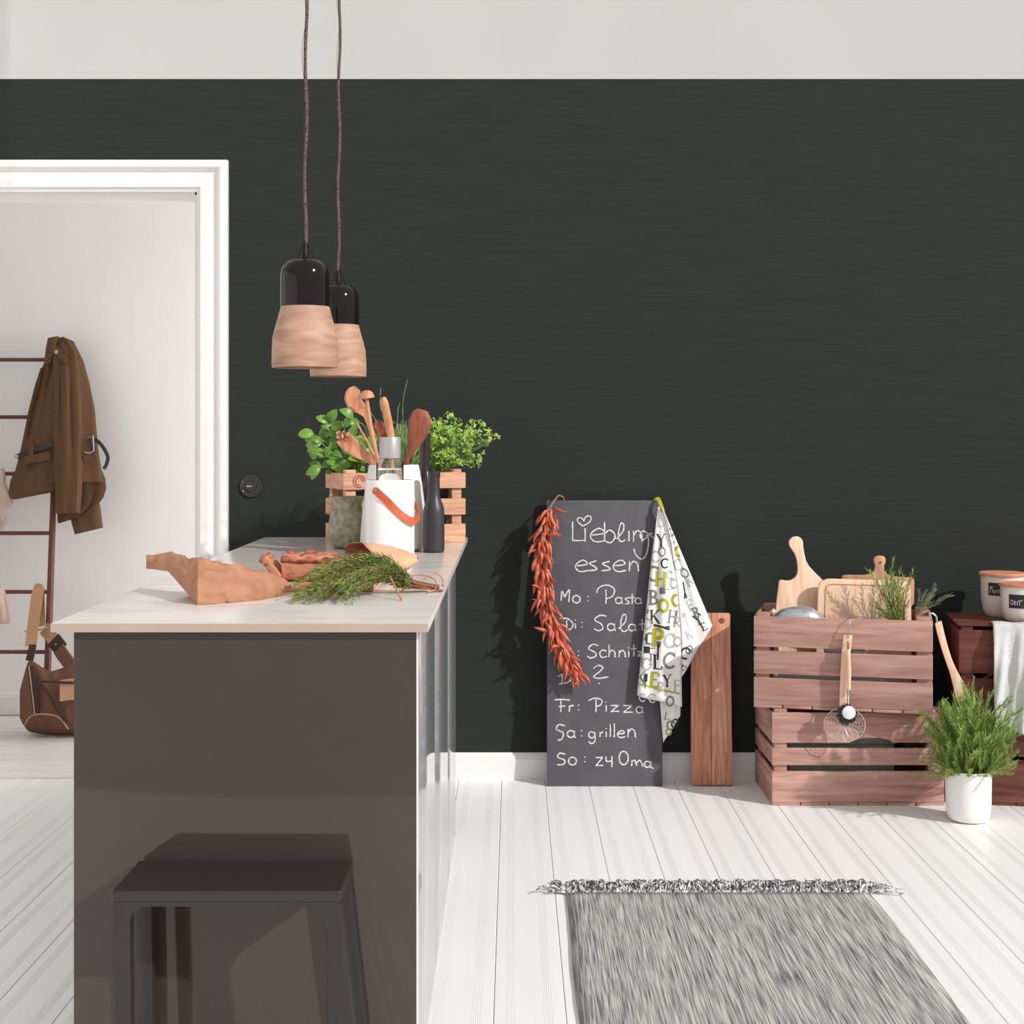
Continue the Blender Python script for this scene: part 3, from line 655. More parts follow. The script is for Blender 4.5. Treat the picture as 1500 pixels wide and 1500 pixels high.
mb.prism([A+Vector((0, 0, 0.045)), B+Vector((0, 0, 0.04)), B+Vector((0, 0, -0.03)), A+Vector((0, 0, -0.03))], (0.01, 0.045, 0)); mb.build('body', M_ENAMEL, et, bevel=0.006)
MB().tube([A+Vector((0, -0.002, 0.046)), B+Vector((0, -0.002, 0.041))], 0.004, 8).build('rim', M_GALV, et, smooth=60)
bx = thing('grey_box', 'flat grey box inside the lower crate, seen between its slats', 'box', (1.2, 5.45, 0.02))
MB().box((1.0, 5.44, 0.013), (1.38, 5.66, 0.205)).build('body', M_ENAMEL, bx, bevel=0.004)
MB().box((0.995, 5.435, 0.206), (1.385, 5.665, 0.232)).build('lid', M_ENAMEL, bx, bevel=0.004)

# ------------------------------------------------------------------ sprigs
def needles(mb_leaf, path, t0=0.12, n=60, L=0.022, w=0.0011, ang=40, seed=0, droop=0.0, lvar=0.35):
    rnd = random.Random(seed); N = len(path)-1
    for k in range(n):
        t = t0+(1-t0)*k/(n-1)
        f = t*N; i = min(int(f), N-1); p = path[i].lerp(path[i+1], f-i); tg = (path[i+1]-path[i]).normalized()
        o = tg.orthogonal().normalized(); o.rotate(Quaternion(tg, k*2.4+rnd.random()*0.6))
        a = R(ang*(0.55+0.75*rnd.random())*(1.0-0.45*t)); d = tg*math.cos(a)+o*math.sin(a)+Vector((0, 0, -droop))
        l = L*(1-lvar+2*lvar*rnd.random())*(1.0 if t < 0.85 else 0.75); sd = d.cross(o)
        if sd.length < 1e-5: sd = tg.orthogonal()
        sd = sd.normalized()*w
        m_ = p+d*l*0.5+Vector((0, 0, -droop*l*0.2))
        mb_leaf.add([p, m_+sd, p+d*l, m_-sd], [(0, 1, 2, 3)])
def sprig_world(name, path, parent, m, n=70, L=0.022, w=0.0013, ang=40, seed=0, stem_r=0.0013, t0=0.12, stem_m=None):
    mb = MB(); needles(mb, path, t0, n, L, w, ang, seed)
    for v in mb.v: v.z = max(v.z, CZ+0.0012)
    o = mb.build(name, m, parent)
    smb = MB().tube(path, [stem_r*(1-0.6*i/(len(path)-1)) for i in range(len(path))], 5)
    off = Vector(parent.location); smb.v = [v-off for v in smb.v]
    smb.build('stem', stem_m or M_WOODSTEM, o, local=True, smooth=60)
    return o
def sprig_var(seed, bend, n=80, L=0.13, m=None, hidden_parent=None):
    rnd = random.Random(seed); path = []
    for i in range(9):
        t = i/8; path.append(Vector((bend*t*t+0.04*math.sin(t*4+seed)*t, 0.03*math.sin(t*3.3+seed*2)*t, t)))
    mb = MB(); needles(mb, path, 0.1, n, L, 0.0068, 46, seed)
    return mb, MB().tube(path, [0.008*(1-0.6*i/8) for i in range(9)], 5)
def sprig_set(parent, specs, m, nvar=6, n=80, L=0.13, label=None):
    """specs: list of (start, end, size-roll); copies share mesh data"""
    protos = []
    for k in range(nvar):
        a, b = sprig_var(k*3+1, 0.12+0.05*k, n, L)
        protos.append((a, b))
    made = {}
    for q, (s, e, roll) in enumerate(specs):
        k = q % nvar; s = Vector(s); e = Vector(e); d = e-s; ln = d.length
        rot = Vector((0, 0, 1)).rotation_difference(d.normalized()) @ Quaternion((0, 0, 1), roll)
        lo = s-Vector(parent.location)
        if k not in made:
            o = protos[k][0].build('sprig', m, parent, local=True); o.rotation_mode = 'QUATERNION'
            st_ = protos[k][1].build('stem', M_WOODSTEM, o, local=True, smooth=60)
            o.location = lo; o.rotation_quaternion = rot; o.scale = (ln, ln, ln); made[k] = (o, st_)
        else:
            o = dup(made[k][0], parent, lo, rot, (ln, ln, ln)); dup(made[k][1], o)

rc = thing('rosemary_bunch', 'green rosemary sprigs standing in the crate before the cutting boards', 'herb', (1.38, 5.46, 0.52))
rnd = random.Random(5); specs = []
for k in range(22):
    s = at(1318+rnd.uniform(-6, 10), 925, 5.46)
    e = at(rnd.choice((rnd.uniform(1292, 1335), rnd.uniform(1278, 1330))), rnd.uniform(838, 895), 5.46+rnd.uniform(-0.07, 0.02))
    specs.append((s, e, rnd.uniform(0, 6)))
for k in range(10):
    s = at(1316+rnd.uniform(-8, 8), 925, 5.44); e = at(rnd.uniform(1280, 1325), rnd.uniform(878, 902), 5.40+rnd.uniform(-0.03, 0.03)); specs.append((s, e, rnd.uniform(0, 6)))
sprig_set(rc, specs, M_ROSEB, 6, 70, 0.16)
lv = thing('lavender_sprig', 'grey green dried herb sprig poking out at the right crate corner', 'herb', (1.49, 5.44, 0.55)); specs = []
for k in range(9):
    s = at(1341+rnd.uniform(-3, 3), 900, 5.44); e = at(rnd.uniform(1348, 1392), rnd.uniform(856, 884), 5.44+rnd.uniform(-0.05, 0.04)); specs.append((s, e, rnd.uniform(0, 6)))
sprig_set(lv, specs, M_ROSEG, 4, 60, 0.24)

# ------------------------------------------------------------------ skimmer, dish brush, spatula hanging on the crate
sk = thing('wire_skimmer', 'round wire skimmer with wooden handle hanging on the crate front', 'skimmer', front_pt(1238, 1060, 0.02))
nf = Vector((math.sin(UA), -math.cos(UA), 0)); xf = Vector((math.cos(UA), math.sin(UA), 0)); zf = Vector((0, 0, 1))
hp = [front_pt(x, y, 0.016) for x, y in ((1242.5, 929.5), (1240, 950), (1237.5, 985), (1235.5, 1015), (1234.5, 1057))]
MB().strip(hp, [0.0155, 0.016, 0.0145, 0.013, 0.0125], xf, 0.006, nf).build('handle', M_BEECH, sk, bevel=0.0025)
MB().tube([front_pt(1243, 934, 0.024), front_pt(1243.5, 920, 0.022), front_pt(1245.5, 908, 0.016), front_pt(1245.5, 904.5, 0.006), front_pt(1245.5, 904, -0.004), front_pt(1245.5, 905, -0.0115), front_pt(1245.5, 908, -0.0125), front_pt(1245.5, 914, -0.0125)], 0.0016, 6).build('hook', M_STEEL, sk, smooth=60)
c0 = front_pt(1238, 1059, 0.018); rx, rz = 29.0*5.3/F, 25.0*5.3/F
def sk_pt(a, q): return c0+xf*(rx*q*math.cos(a))+zf*(rz*q*math.sin(a))+nf*(0.012*(1-q*q)*-1+0.012)
MB().tube([sk_pt(2*math.pi*i/40, 1) for i in range(41)], 0.0017, 6).build('rim', M_WIRE, sk, smooth=60)
for q in (0.85, 0.7, 0.55, 0.4, 0.25): MB().tube([sk_pt(2*math.pi*i/40, q*(1+0.025*math.sin(i*2.2))) for i in range(41)], 0.0007, 5).build('wire_ring', M_WIRE, sk, smooth=60)
for k in range(16):
    a = 2*math.pi*k/16; MB().tube([sk_pt(a+0.5*(1-q), q) for q in (1, 0.8, 0.6, 0.4, 0.2)], 0.0006, 5).build('wire_spoke', M_WIRE, sk, smooth=60)
    MB().tube([sk_pt(a-0.5*(1-q), q) for q in (1, 0.8, 0.6, 0.4, 0.2)], 0.0006, 5).build('wire_spoke', M_WIRE, sk, smooth=60)
br = thing('dish_brush', 'dish brush with pale round head and dark bristles hanging over the skimmer handle', 'brush', front_pt(1244, 1040, 0.05))
bp_ = [front_pt(x, y, 0.034) for x, y in ((1242, 949), (1243, 957), (1244, 980), (1243.8, 1008))]
MB().tube(bp_, [0.0062, 0.0078, 0.0078, 0.0066], 12).build('handle', M_WCER if False else M_BEECH, br, smooth=50)
MB().tube([front_pt(1243, 1008, 0.034), front_pt(1243, 1015, 0.034)], 0.0068, 12).build('ferrule', M_STEEL, br, smooth=50)
MB().tube([front_pt(1243, 1015, 0.034), front_pt(1243, 1034, 0.052)], 0.0022, 8).build('wire_neck', M_STEEL, br, smooth=60)
MB().tube([front_pt(1242.5, 950, 0.034), front_pt(1241, 940, 0.03), front_pt(1242, 938, 0.028), front_pt(1244, 940, 0.03), front_pt(1243, 950, 0.034)], 0.0014, 5).build('loop', M_IRON, br, smooth=60)
hc = front_pt(1244, 1039.5, 0.052); loops = []
for r, o in ((0.0, 0.016), (0.018, 0.016), (0.0225, 0.0135), (0.0235, 0.008), (0.023, 0.0), (0.0, 0.0)):
    loops.append([hc+xf*(r*math.cos(a))+zf*(r*math.sin(a))+nf*o for a in [2*math.pi*i/28 for i in range(28)]])
MB().loft(loops, cap=False).build('head', M_WCER, br, smooth=40)
mb = MB(); rnd = random.Random(3)
for k in range(320):
    a = rnd.uniform(0, 2*math.pi); q = rnd.uniform(0.5, 1); s = hc+xf*(0.018*q*math.cos(a))+zf*(0.018*q*math.sin(a))
    e = s+xf*(0.020*math.cos(a)*q-0.009)+zf*(0.020*math.sin(a)*q-0.008)-nf*rnd.uniform(0.003, 0.012)
    mb.tube([s, e], [0.0012, 0.0018], 4)
tag(mb.build('bristles', M_BRISTLE, br), kind='stuff')

sp = thing('wooden_spatula', 'wooden spatula hanging at the right end of the crate above the potted rosemary', 'spatula', at(1400, 1020, 5.26))
pp = [at(x, y, 5.29+0.055*(y-911)/115) for x, y in ((1374, 911), (1378, 928), (1384, 950), (1390, 968), (1396, 983), (1402, 998), (1408, 1014), (1413, 1026))]
tdir = (pp[-1]-pp[0]).normalized(); wd = tdir.cross(Vector((0, 1, 0))).normalized()
MB().strip(pp, [0.0125, 0.0125, 0.0118, 0.0115, 0.013, 0.018, 0.0235, 0.024], wd, 0.0045, (0, 1, 0)).build('blade', M_BEECH, sp, bevel=0.0025)
MB().tube([at(1373, 913, 5.29), at(1371.5, 903, 5.288), at(1366.5, 898.5, 5.286), at(1360, 898.5, 5.285)], 0.0038, 8).build('hook', M_STEEL, sp, smooth=60)

# ------------------------------------------------------------------ potted rosemary
PY = 5.17
pot = thing('potted_rosemary', 'bushy green rosemary plant in a white pot on the floor', 'potted plant', (at(1418.5, 1190, PY).x, PY, 0))
k = PY/F
MB().lathe([(0, 0.002), (20*k, 0.002), (26*k, 0.004), (29.5*k, 0.012), (31.5*k, 0.03), (32.5*k, 0.06), (33.2*k, 0.17), (33.2*k, 0.176), (31.5*k, 0.176), (31*k, 0.16), (0, 0.155)], (0, 0, 0.0), 48, cap=False).build('pot', M_WCER, pot, smooth=35, local=True)
MB().lathe([(0, 0.158), (31*k, 0.158), (31*k, 0.150), (0, 0.150)], (0, 0, 0), 24, cap=False).build('soil', M_SOIL, pot, local=True)
rnd = random.Random(11); specs = []
base = Vector(pot.location)
for q in range(170):
    a = 2*math.pi*q/170*7.3; rr = math.sqrt(rnd.random()); el = rnd.uniform(0.05, 1.0)
    s = base+Vector((0.05*rr*math.cos(a), 0.05*rr*math.sin(a), 0.155))
    h = 0.04+0.25*(1-rr**2)*rnd.uniform(0.6, 1.05); out = 0.035+0.145*rr*rnd.uniform(0.7, 1.05)
    e = base+Vector((out*math.cos(a)+0.005, out*math.sin(a)*0.9, 0.155+h*(1.0 if rr < 0.75 else 0.7)))
    specs.append((s, e, rnd.uniform(0, 6)))
    if q % 2 == 0:       # side shoots standing up from the outer stems
        s2 = s.lerp(e, rnd.uniform(0.45, 0.9)); e2 = s2+Vector((0.03*math.cos(a)*rnd.random(), 0.03*math.sin(a)*rnd.random()-0.01, rnd.uniform(0.06, 0.12)))
        specs.append((s2, e2, rnd.uniform(0, 6)))
sprig_set(pot, specs, M_ROSEB, 8, 120, 0.15)

# ------------------------------------------------------------------ jars and gauze cloth on the right
def cyl_pt(c, r, a, z): return Vector((c.x+r*math.sin(a), c.y-r*math.cos(a), z))
def jar(px, Y, r, h, label, lab, strokes):
    c = Vector(((px-VX)*Y/F, Y, R2TOP+0.0006)); t = thing('storage_jar', label, 'jar', c, 0, 'cream jars with chalk labels')
    pr = [(0, 0.0), (r*0.72, 0.0), (r*0.80, 0.006), (r*0.89, h*0.16), (r*0.96, h*0.35), (r*0.99, h*0.6), (r, h), (r*0.95, h), (r*0.93, h*0.5), (r*0.7, 0.012), (0, 0.012)]
    MB().lathe(pr, (0, 0, 0), 48, cap=False).build('body', M_JAR, t, smooth=40, local=True)
    MB().lathe([(0, h+0.0005), (r*1.08, h+0.0005), (r*1.09, h+0.004), (r*1.085, h+0.008), (r*1.04, h+0.011), (0, h+0.011)], (0, 0, 0), 48, cap=False).build('lid', M_LID, t, smooth=35, local=True)
    a0, a1, z0, z1 = lab; mb = MB(); n = 14; rad = r*1.004+0.0006
    C = Vector((0, 0, 0))
    loops = [[cyl_pt(C, rad, a0+(a1-a0)*i/n, z0), cyl_pt(C, rad, a0+(a1-a0)*i/n, z1)] for i in range(n+1)]
    mb.loft(loops, cap=False, closed=False); lb = mb.build('label', M_BLABEL, t, smooth=60, local=True)
    for s in strokes:
        P = catmull([Vector((u*0.74+0.003, 0, v)) for u, v in s], 4); mb = MB(); L = []
        for i, p_ in enumerate(P):
            tg = (P[min(i+1, len(P)-1)]-P[max(i-1, 0)]); tg = tg.normalized() if tg.length > 0 else Vector((1, 0, 0))
            nrm = Vector((-tg.z, 0, tg.x))*0.0009; row = []
            for q in (p_-nrm, p_+nrm): row.append(cyl_pt(C, rad+0.0006, a0+q.x/r, z0+q.z))
            L.append(row)
        mb.loft(L, cap=False, closed=False).build('chalk_lettering', M_CHALK, lb, local=True)
    return t
ms = [[(0.006, 0.010), (0.008, 0.036)], [(0.008, 0.036), (0.013, 0.024)], [(0.013, 0.024), (0.018, 0.034)], [(0.018, 0.034), (0.020, 0.010)],
      [(0.027, 0.022), (0.028, 0.011), (0.033, 0.010), (0.036, 0.022)], [(0.029, 0.030), (0.0295, 0.031)], [(0.035, 0.033), (0.0355, 0.034)],
      [(0.049, 0.022), (0.043, 0.018), (0.048, 0.013), (0.043, 0.009)], [(0.055, 0.026), (0.055, 0.010)], [(0.055, 0.010), (0.061, 0.011)], [(0.067, 0.019), (0.067, 0.009)]]
jar(1468, 5.62, 0.0785, 0.150, 'taller cream jar with wooden lid and chalk label, standing behind', (-0.98, 0.25, 0.080, 0.127), ms)
ob = [[(0.014, 0.031), (0.008, 0.026), (0.007, 0.016), (0.012, 0.012), (0.017, 0.018), (0.017, 0.027), (0.012, 0.031)], [(0.024, 0.027), (0.024, 0.012)], [(0.024, 0.027), (0.030, 0.024), (0.025, 0.020)], [(0.025, 0.020), (0.031, 0.015), (0.024, 0.012)],
      [(0.042, 0.025), (0.036, 0.021), (0.041, 0.016), (0.036, 0.011)], [(0.041, 0.0275), (0.062, 0.0285)], [(0.050, 0.027), (0.049, 0.012)]]
jar(1497, 5.452, 0.0755, 0.126, 'shorter cream jar with wooden lid and chalk label, standing in front at the photo edge', (-0.95, 0.55, 0.052, 0.101), ob)

gz = thing('gauze_cloth', 'crumpled grey white gauze cloth hanging over the front of the tall crate', 'cloth', (1.79, 5.33, 0.4))
loops = []
nu, nv = 40, 46; rvec = Vector((math.cos(RA), math.sin(RA), 0)); nvec = Vector((math.sin(RA), -math.cos(RA), 0))
for j in range(nv+1):
    v = j/nv; row = []
    for i in range(nu+1):
        u = i/nu
        x0 = 0.115+0.03*max(0, v-0.5)*0; x = x0+0.235*u
        fold = 0.012*math.sin(u*15+v*2.0)+0.006*math.sin(u*33+v*7)+0.006*noise.noise((u*6, v*6, 0.3))
        s_ = v*0.50
        if s_ < 0.04: yy = 0; zz = 0.4735+0.004*(1+math.sin(u*14))*0.5
        else:
            d = s_-0.04; yy = 0; zz = 0.4735-d
            bottom = 0.40-0.15*(1-u)*0-0.10*abs(u-0.55)
            zz = 0.4735-d*(bottom/0.46)
        p0 = Vector((1.595, 5.375, 0.1825))+rvec*x
        if s_ < 0.04: P = p0-nvec*(0.04-s_)+Vector((0, 0, zz))+nvec*0.001
        else: P = p0+nvec*(0.016+0.012*min(1, (s_-0.04)*6)+max(-0.01, fold)*min(1, (s_-0.04)*8))+Vector((0, 0, zz))
        row.append(P)
    loops.append(row)
o = MB().loft(loops, cap=False, closed=False).build('folds', M_GAUZE, gz, smooth=80)
md = o.modifiers.new('thickness', 'SOLIDIFY'); md.thickness = 0.0015

# ------------------------------------------------------------------ chalkboard
BY0, BLEAN, BTH = 5.672, 0.082, 0.014
def bd(px, py, off=0.0):
    Y = BY0
    for _ in range(8):
        z = CH-(py-HY)*Y/F; Y = BY0+BLEAN*max(0, z)/1.075
    p = at(px, py, Y); return Vector((p.x, p.y-off, p.z))
cb = thing('chalkboard', 'grey chalkboard with handwritten weekly menu leaning on the charcoal wall', 'chalkboard', (0.35, 5.69, 0))
zt = bd(880, 733).z; bl = bd(801.5, 1148).x; brx = bd(970.5, 1148).x
mb = MB(); d = Vector((0, BTH, 0))
A = Vector((bl, BY0, 0.0005)); B = Vector((brx, BY0, 0.0005)); C_ = Vector((brx, BY0+BLEAN*zt/1.075, zt)); D_ = Vector((bl, BY0+BLEAN*zt/1.075, zt))
mb.prism([A, B, C_, D_], d).build('panel', M_BOARD, cb, bevel=0.001)
def chalk(strokes, name, half=3.6):
    mb = MB()
    for s in strokes:
        if len(s) == 1: s = [(s[0][0]-2, s[0][1]-2), (s[0][0]+2, s[0][1]+2)]
        P = catmull([Vector((x, y, 0)) for x, y in s], 5); L = []
        for i, p_ in enumerate(P):
            tg = P[min(i+1, len(P)-1)]-P[max(i-1, 0)]; tg = tg.normalized() if tg.length > 0 else Vector((1, 0, 0))
            h = half*(0.85+0.35*noise.noise((p_.x*0.15, p_.y*0.15, 0.5)))
            n_ = Vector((-tg.y, tg.x, 0))*h
            L.append([bd(760+q.x/3.334, 710+q.y/3.333, o_) for q, o_ in ((p_-n_, 0.0003), (p_-n_, 0.0011), (p_+n_, 0.0011), (p_+n_, 0.0003))])
        MB().loft(L).build(name, M_CHALK, cb)
def cO(x, y, rx, ry=None):
    ry = ry or rx; return [(x+rx*math.cos(a), y+ry*math.sin(a)) for a in [2*math.pi*i/10-1.2 for i in range(11)]]
def ca(x, y, r): return [cO(x, y, r), [(x+r, y-r), (x+r+1, y+r*0.7), (x+r+7, y+r)]]
def ce(x, y, r): return [[(x-r*0.8, y), (x+r, y-r*0.3), (x+r*0.3, y-r), (x-r*0.8, y-r*0.4), (x-r, y+r*0.4), (x-r*0.2, y+r), (x+r*1.2, y+r*0.8)]]
def cn(x, y, w, h): return [[(x, y-h), (x, y)], [(x, y-h*0.5), (x+w*0.45, y-h), (x+w*0.9, y-h*0.7), (x+w, y)]]
def cs(x, y, w, h): return [[(x+w, y-h), (x, y-h*0.75), (x+w*0.8, y-h*0.4), (x+w, y-h*0.12), (x-w*0.1, y)]]
def cz(x, y, w, h): return [[(x, y-h), (x+w*0.5, y-h), (x+w, y-h)], [(x+w, y-h), (x, y)], [(x, y), (x+w*0.6, y-2), (x+w*1.1, y-1)]]
def vl(x, y0, y1): return [[(x, y0), (x+1, (y0+y1)/2), (x, y1)]]
def colon(x, y0, y1): return [[(x, y0)], [(x, y1)]]
loop_l = lambda x, y, h: [[(x-18, y-12), (x+14, y-h*0.55), (x+18, y-h*0.9), (x+6, y-h), (x-6, y-h*0.6), (x-6, y-h*0.12), (x+10, y+2), (x+26, y-8)]]
chalk(vl(262, 180, 272)+[[(262, 272), (292, 273), (322, 271)]]+vl(323, 212, 279)+ce(384, 246, 33)+vl(418, 182, 278)+[[(418, 242), (442, 222), (466, 238), (468, 262), (448, 283), (424, 277)]]
      + loop_l(494, 276, 88)+vl(537, 225, 276)+cn(560, 278, 42, 54)+[[(626, 236), (606, 226), (592, 246), (602, 268), (624, 258), (630, 236), (633, 290), (620, 345), (596, 363), (570, 340), (562, 312)]]+[[(622, 250), (640, 240), (656, 236)], [(640, 246), (655, 258), (664, 266)]], 'chalk_lettering')
chalk([[(311, 201), (289, 182), (286, 167), (298, 160), (312, 168), (318, 178), (323, 162), (338, 152), (352, 158), (350, 175), (332, 192), (311, 202)]], 'chalk_heart', 3.2)
chalk(ce(306, 396, 28)+cs(345, 420, 34, 48)+cs(408, 420, 36, 46)+ce(490, 396, 28)+cn(540, 422, 44, 48), 'chalk_lettering')
chalk([[(206, 567), (211, 520), (224, 550)], [(224, 550), (246, 512), (244, 573)]]+[cO(281, 559, 18)]+colon(338, 546, 567)+vl(425, 512, 581)+[[(380, 528), (392, 502), (432, 490), (466, 510), (458, 543), (428, 556)]]+ca(487, 565, 15)+cs(520, 582, 18, 32)+vl(553, 532, 582)+[[(540, 552), (566, 550)]]+ca(582, 567, 14), 'chalk_lettering')
chalk([[(200, 652), (238, 654), (264, 678), (256, 703), (232, 709)]]+vl(233, 662, 706)+vl(276, 676, 702)+[[(276, 660)]]+colon(308, 672, 694)+[[(428, 642), (396, 638), (370, 660), (402, 680), (410, 702), (388, 713), (368, 702)]]+ca(450, 695, 17)+loop_l(505, 715, 82)+ca(552, 697, 16)+vl(602, 655, 712)+[[(588, 682), (615, 678)]], 'chalk_lettering')
chalk(vl(196, 782, 840)+[[(198, 782), (212, 812), (228, 780), (230, 842)]]+colon(291, 812, 834)+[[(388, 786), (362, 779), (340, 800), (371, 818), (376, 836), (350, 846), (333, 835)]]+[[(427, 812), (406, 808), (395, 826), (406, 843), (430, 838)]]+vl(440, 782, 842)+[[(440, 822), (455, 808), (468, 818), (470, 843)]]+cn(490, 843, 30, 34)+vl(536, 812, 841)+[[(536, 796)]]+vl(561, 780, 838)+[[(548, 802), (574, 800)]]+cz(580, 838, 20, 24), 'chalk_lettering')
chalk([[(190, 936), (226, 922), (254, 936), (244, 962), (196, 974)]]+vl(211, 930, 970)+[cO(276, 957, 13)]+[[(364, 897), (388, 882), (410, 892), (392, 915), (365, 936), (388, 945), (437, 938)]]+[[(393, 970)]], 'chalk_lettering')
chalk(vl(205, 1050, 1110)+[[(175, 1050), (212, 1048), (250, 1052)], [(195, 1083), (226, 1080)]]+vl(246, 1078, 1108)+[[(246, 1088), (256, 1078), (268, 1080)]]+colon(292, 1076, 1098)+vl(376, 1048, 1110)+[[(340, 1054), (372, 1042), (405, 1052), (400, 1074), (378, 1083)]]+vl(426, 1076, 1108)+[[(426, 1060)]]+cz(448, 1108, 38, 30)+cz(510, 1112, 42, 34)+ca(588, 1099, 15), 'chalk_lettering')
chalk([[(226, 1178), (196, 1171), (184, 1194), (216, 1211), (211, 1240), (190, 1248)]]+ca(254, 1217, 17)+colon(307, 1200, 1226)+[cO(356, 1221, 15), [(371, 1208), (372, 1248), (356, 1264), (341, 1253)]]+vl(396, 1208, 1232)+[[(396, 1216), (412, 1205)]]+vl(426, 1205, 1232)+[[(426, 1190)]]+vl(446, 1170, 1232)+vl(466, 1165, 1232)+ce(499, 1217, 17)+cn(533, 1234, 36, 42), 'chalk_lettering')
chalk([[(228, 1316), (200, 1311), (190, 1330), (224, 1345), (217, 1365), (188, 1367)]]+[cO(262, 1349, 19)]+colon(323, 1330, 1352)+cz(376, 1372, 34, 40)+[[(426, 1326), (428, 1350), (453, 1348)]]+vl(454, 1325, 1378)+[cO(512, 1334, 22, 33)]+vl(551, 1346, 1374)+[[(551, 1354), (566, 1345), (576, 1372)], [(576, 1356), (592, 1346), (606, 1376)]]+ca(628, 1365, 15)+[[(642, 1378), (658, 1386)]], 'chalk_lettering')

# ------------------------------------------------------------------ chilli garland
cg = thing('chilli_garland', 'string of dried red chillies hanging over the left edge of the chalkboard', 'garland', bd(820, 1000, 0.04))
def c5(x, y, off): return bd(760+x/5.175, 720+y/5.172, off)
gpath = catmull([c5(x, y, 0.035) for x, y in ((235, 115), (205, 230), (180, 350), (172, 470), (188, 590), (193, 710), (208, 830), (240, 950), (278, 1060), (335, 1180), (375, 1290), (440, 1370))], 6)
MB().tube(gpath, 0.004, 6).build('string', M_STEMD, cg, smooth=60)
lp = catmull([c5(345, 110, -0.0185), c5(342, 66, -0.0185), c5(335, 42, -0.012), c5(325, 38, 0.002), c5(300, 30, 0.012), c5(268, 68, 0.02), c5(235, 118, 0.034)], 5)
MB().tube(lp, 0.003, 8).build('loop', M_STEMD, cg, smooth=60)
def chili_mesh(seed):
    rnd = random.Random(seed); P = []; rs = []
    b = rnd.uniform(0.08, 0.3)
    for i in range(9):
        t = i/8; P.append(Vector((b*math.sin(t*2.2), 0.06*math.sin(t*3+seed), t))); rs.append(0.012 if i == 0 else 0.115*math.sin(math.pi*min(1, t*0.85+0.14))**0.8*(1-0.75*t**3)+0.004)
    return MB().tube(P, rs, 7)
protos = {}
rnd = random.Random(21)
for q in range(215):
    t = (q+rnd.random())/215; f = t*(len(gpath)-1); i = min(int(f), len(gpath)-2); p = gpath[i].lerp(gpath[i+1], f-i)
    a = rnd.uniform(-math.pi, math.pi)
    radial = Vector((math.sin(a), -abs(math.cos(a))*0.7, 0))
    tg = (gpath[i+1]-gpath[i]).normalized()
    spread = rnd.choice((0.25, 0.35, 0.5, 0.8))
    if t < 0.12: spread = rnd.uniform(0.6, 1.5)
    dr_ = (tg*0.75+Vector((0, 0, -0.45))+radial*spread)
    if q % 17 == 0: dr_ = radial*1.2+Vector((0, 0, rnd.uniform(-0.3, 0.4)))
    dr_.normalize(); ln = rnd.uniform(0.044, 0.072)
    rot = Vector((0, 0, 1)).rotation_difference(dr_) @ Quaternion((0, 0, 1), rnd.uniform(0, 6))
    lo = p+radial*rnd.uniform(0.004, 0.024)-Vector(cg.location)
    kk = q % 6
    if kk not in protos:
        o = chili_mesh(kk).build('chilli', M_CHILI, cg, smooth=60, local=True); o.rotation_mode = 'QUATERNION'
        o.location = lo; o.rotation_quaternion = rot; o.scale = (ln, ln, ln); protos[kk] = o
    else: dup(protos[kk], cg, lo, rot, (ln, ln, ln))

# ------------------------------------------------------------------ tea towel with printed letters
tw = thing('tea_towel', 'white tea towel printed with grey and olive letters hanging from the chalkboard corner', 'towel', bd(965, 1030, 0.05))
TL = [(742, 963), (764, 960), (819, 953), (934, 941), (1016, 932)]
TM = [(742, 967), (760, 974), (800, 982), (860, 990), (930, 995), (1031, 997)]
def s1_depth(px, py):
    l = interp(TL, py); m = interp(TM, py); a = max(0, min(1, (px-l)/max(1, m-l))); g = min(1, max(0, (py-742)/120))
    return 0.030+g*(0.020*math.sin(math.pi*a)+0.006*math.sin(2*math.pi*a*2.2+0.6)+0.012*a)
def s2_depth(px, py, a):
    return 0.044-0.020*a+0.007*math.sin(a*9)
def sheet(rows, name, depth):
    L = [[bd(x, y, depth(x, y, a) if depth is s2_depth else depth(x, y)) for x, y, a in r] for r in rows]
    return L
rows = []
for j in range(41):
    v = j/40; r = []
    for i in range(17):
        u = i/16; yl = 742+274*v; ym = 742+289*v; y = yl+(ym-yl)*u+3*math.sin(u*7)*v*0.5
        r.append((interp(TL, yl)+(interp(TM, ym)-interp(TL, yl))*u, y, u))
    rows.append(r)
L1 = sheet(rows, 's1', s1_depth)
def s2pt(u, v):
    xm, ym = interp(TM, 742+248*v), 742+248*v          # fold side
    xr, yr = 969+(1042-969)*v, 742+(915-742)*v         # outer edge
    return (xm+(xr-xm)*u, ym+(yr-ym)*u)
rows2 = [[(*s2pt(i/14, j/40), i/14) for i in range(15)] for j in range(41)]
L2 = sheet(rows2, 's2', s2_depth)
mb = MB().loft(L1, cap=False, closed=False)
o = mb.build('front_fold', M_TOWEL, tw, smooth=80); md = o.modifiers.new('thickness', 'SOLIDIFY'); md.thickness = 0.0012; md.offset = 1 if False else 0
o = MB().loft(L2, cap=False, closed=False).build('side_fold', M_TOWEL, tw, smooth=80); md = o.modifiers.new('thickness', 'SOLIDIFY'); md.thickness = 0.0012; md.offset = 0
def s3(u, v):
    y0 = 985+20*u; xl = 962+9*v; xr = 997-2*v-21*max(0, v-0.55)/0.45
    yb = 1087-6*u
    return (xl+(xr-xl)*u, y0+(yb-y0)*v)
def s3_depth(px, py, a=0): return 0.022+0.006*math.sin((px-962)*0.35+py*0.03)
rows3 = [[bd(*s3(i/10, j/20), s3_depth(*s3(i/10, j/20))) for i in range(11)] for j in range(21)]
o = MB().loft(rows3, cap=False, closed=False).build('back_fold', M_TOWEL, tw, smooth=80); md = o.modifiers.new('thickness', 'SOLIDIFY'); md.thickness = 0.0012; md.offset = 0
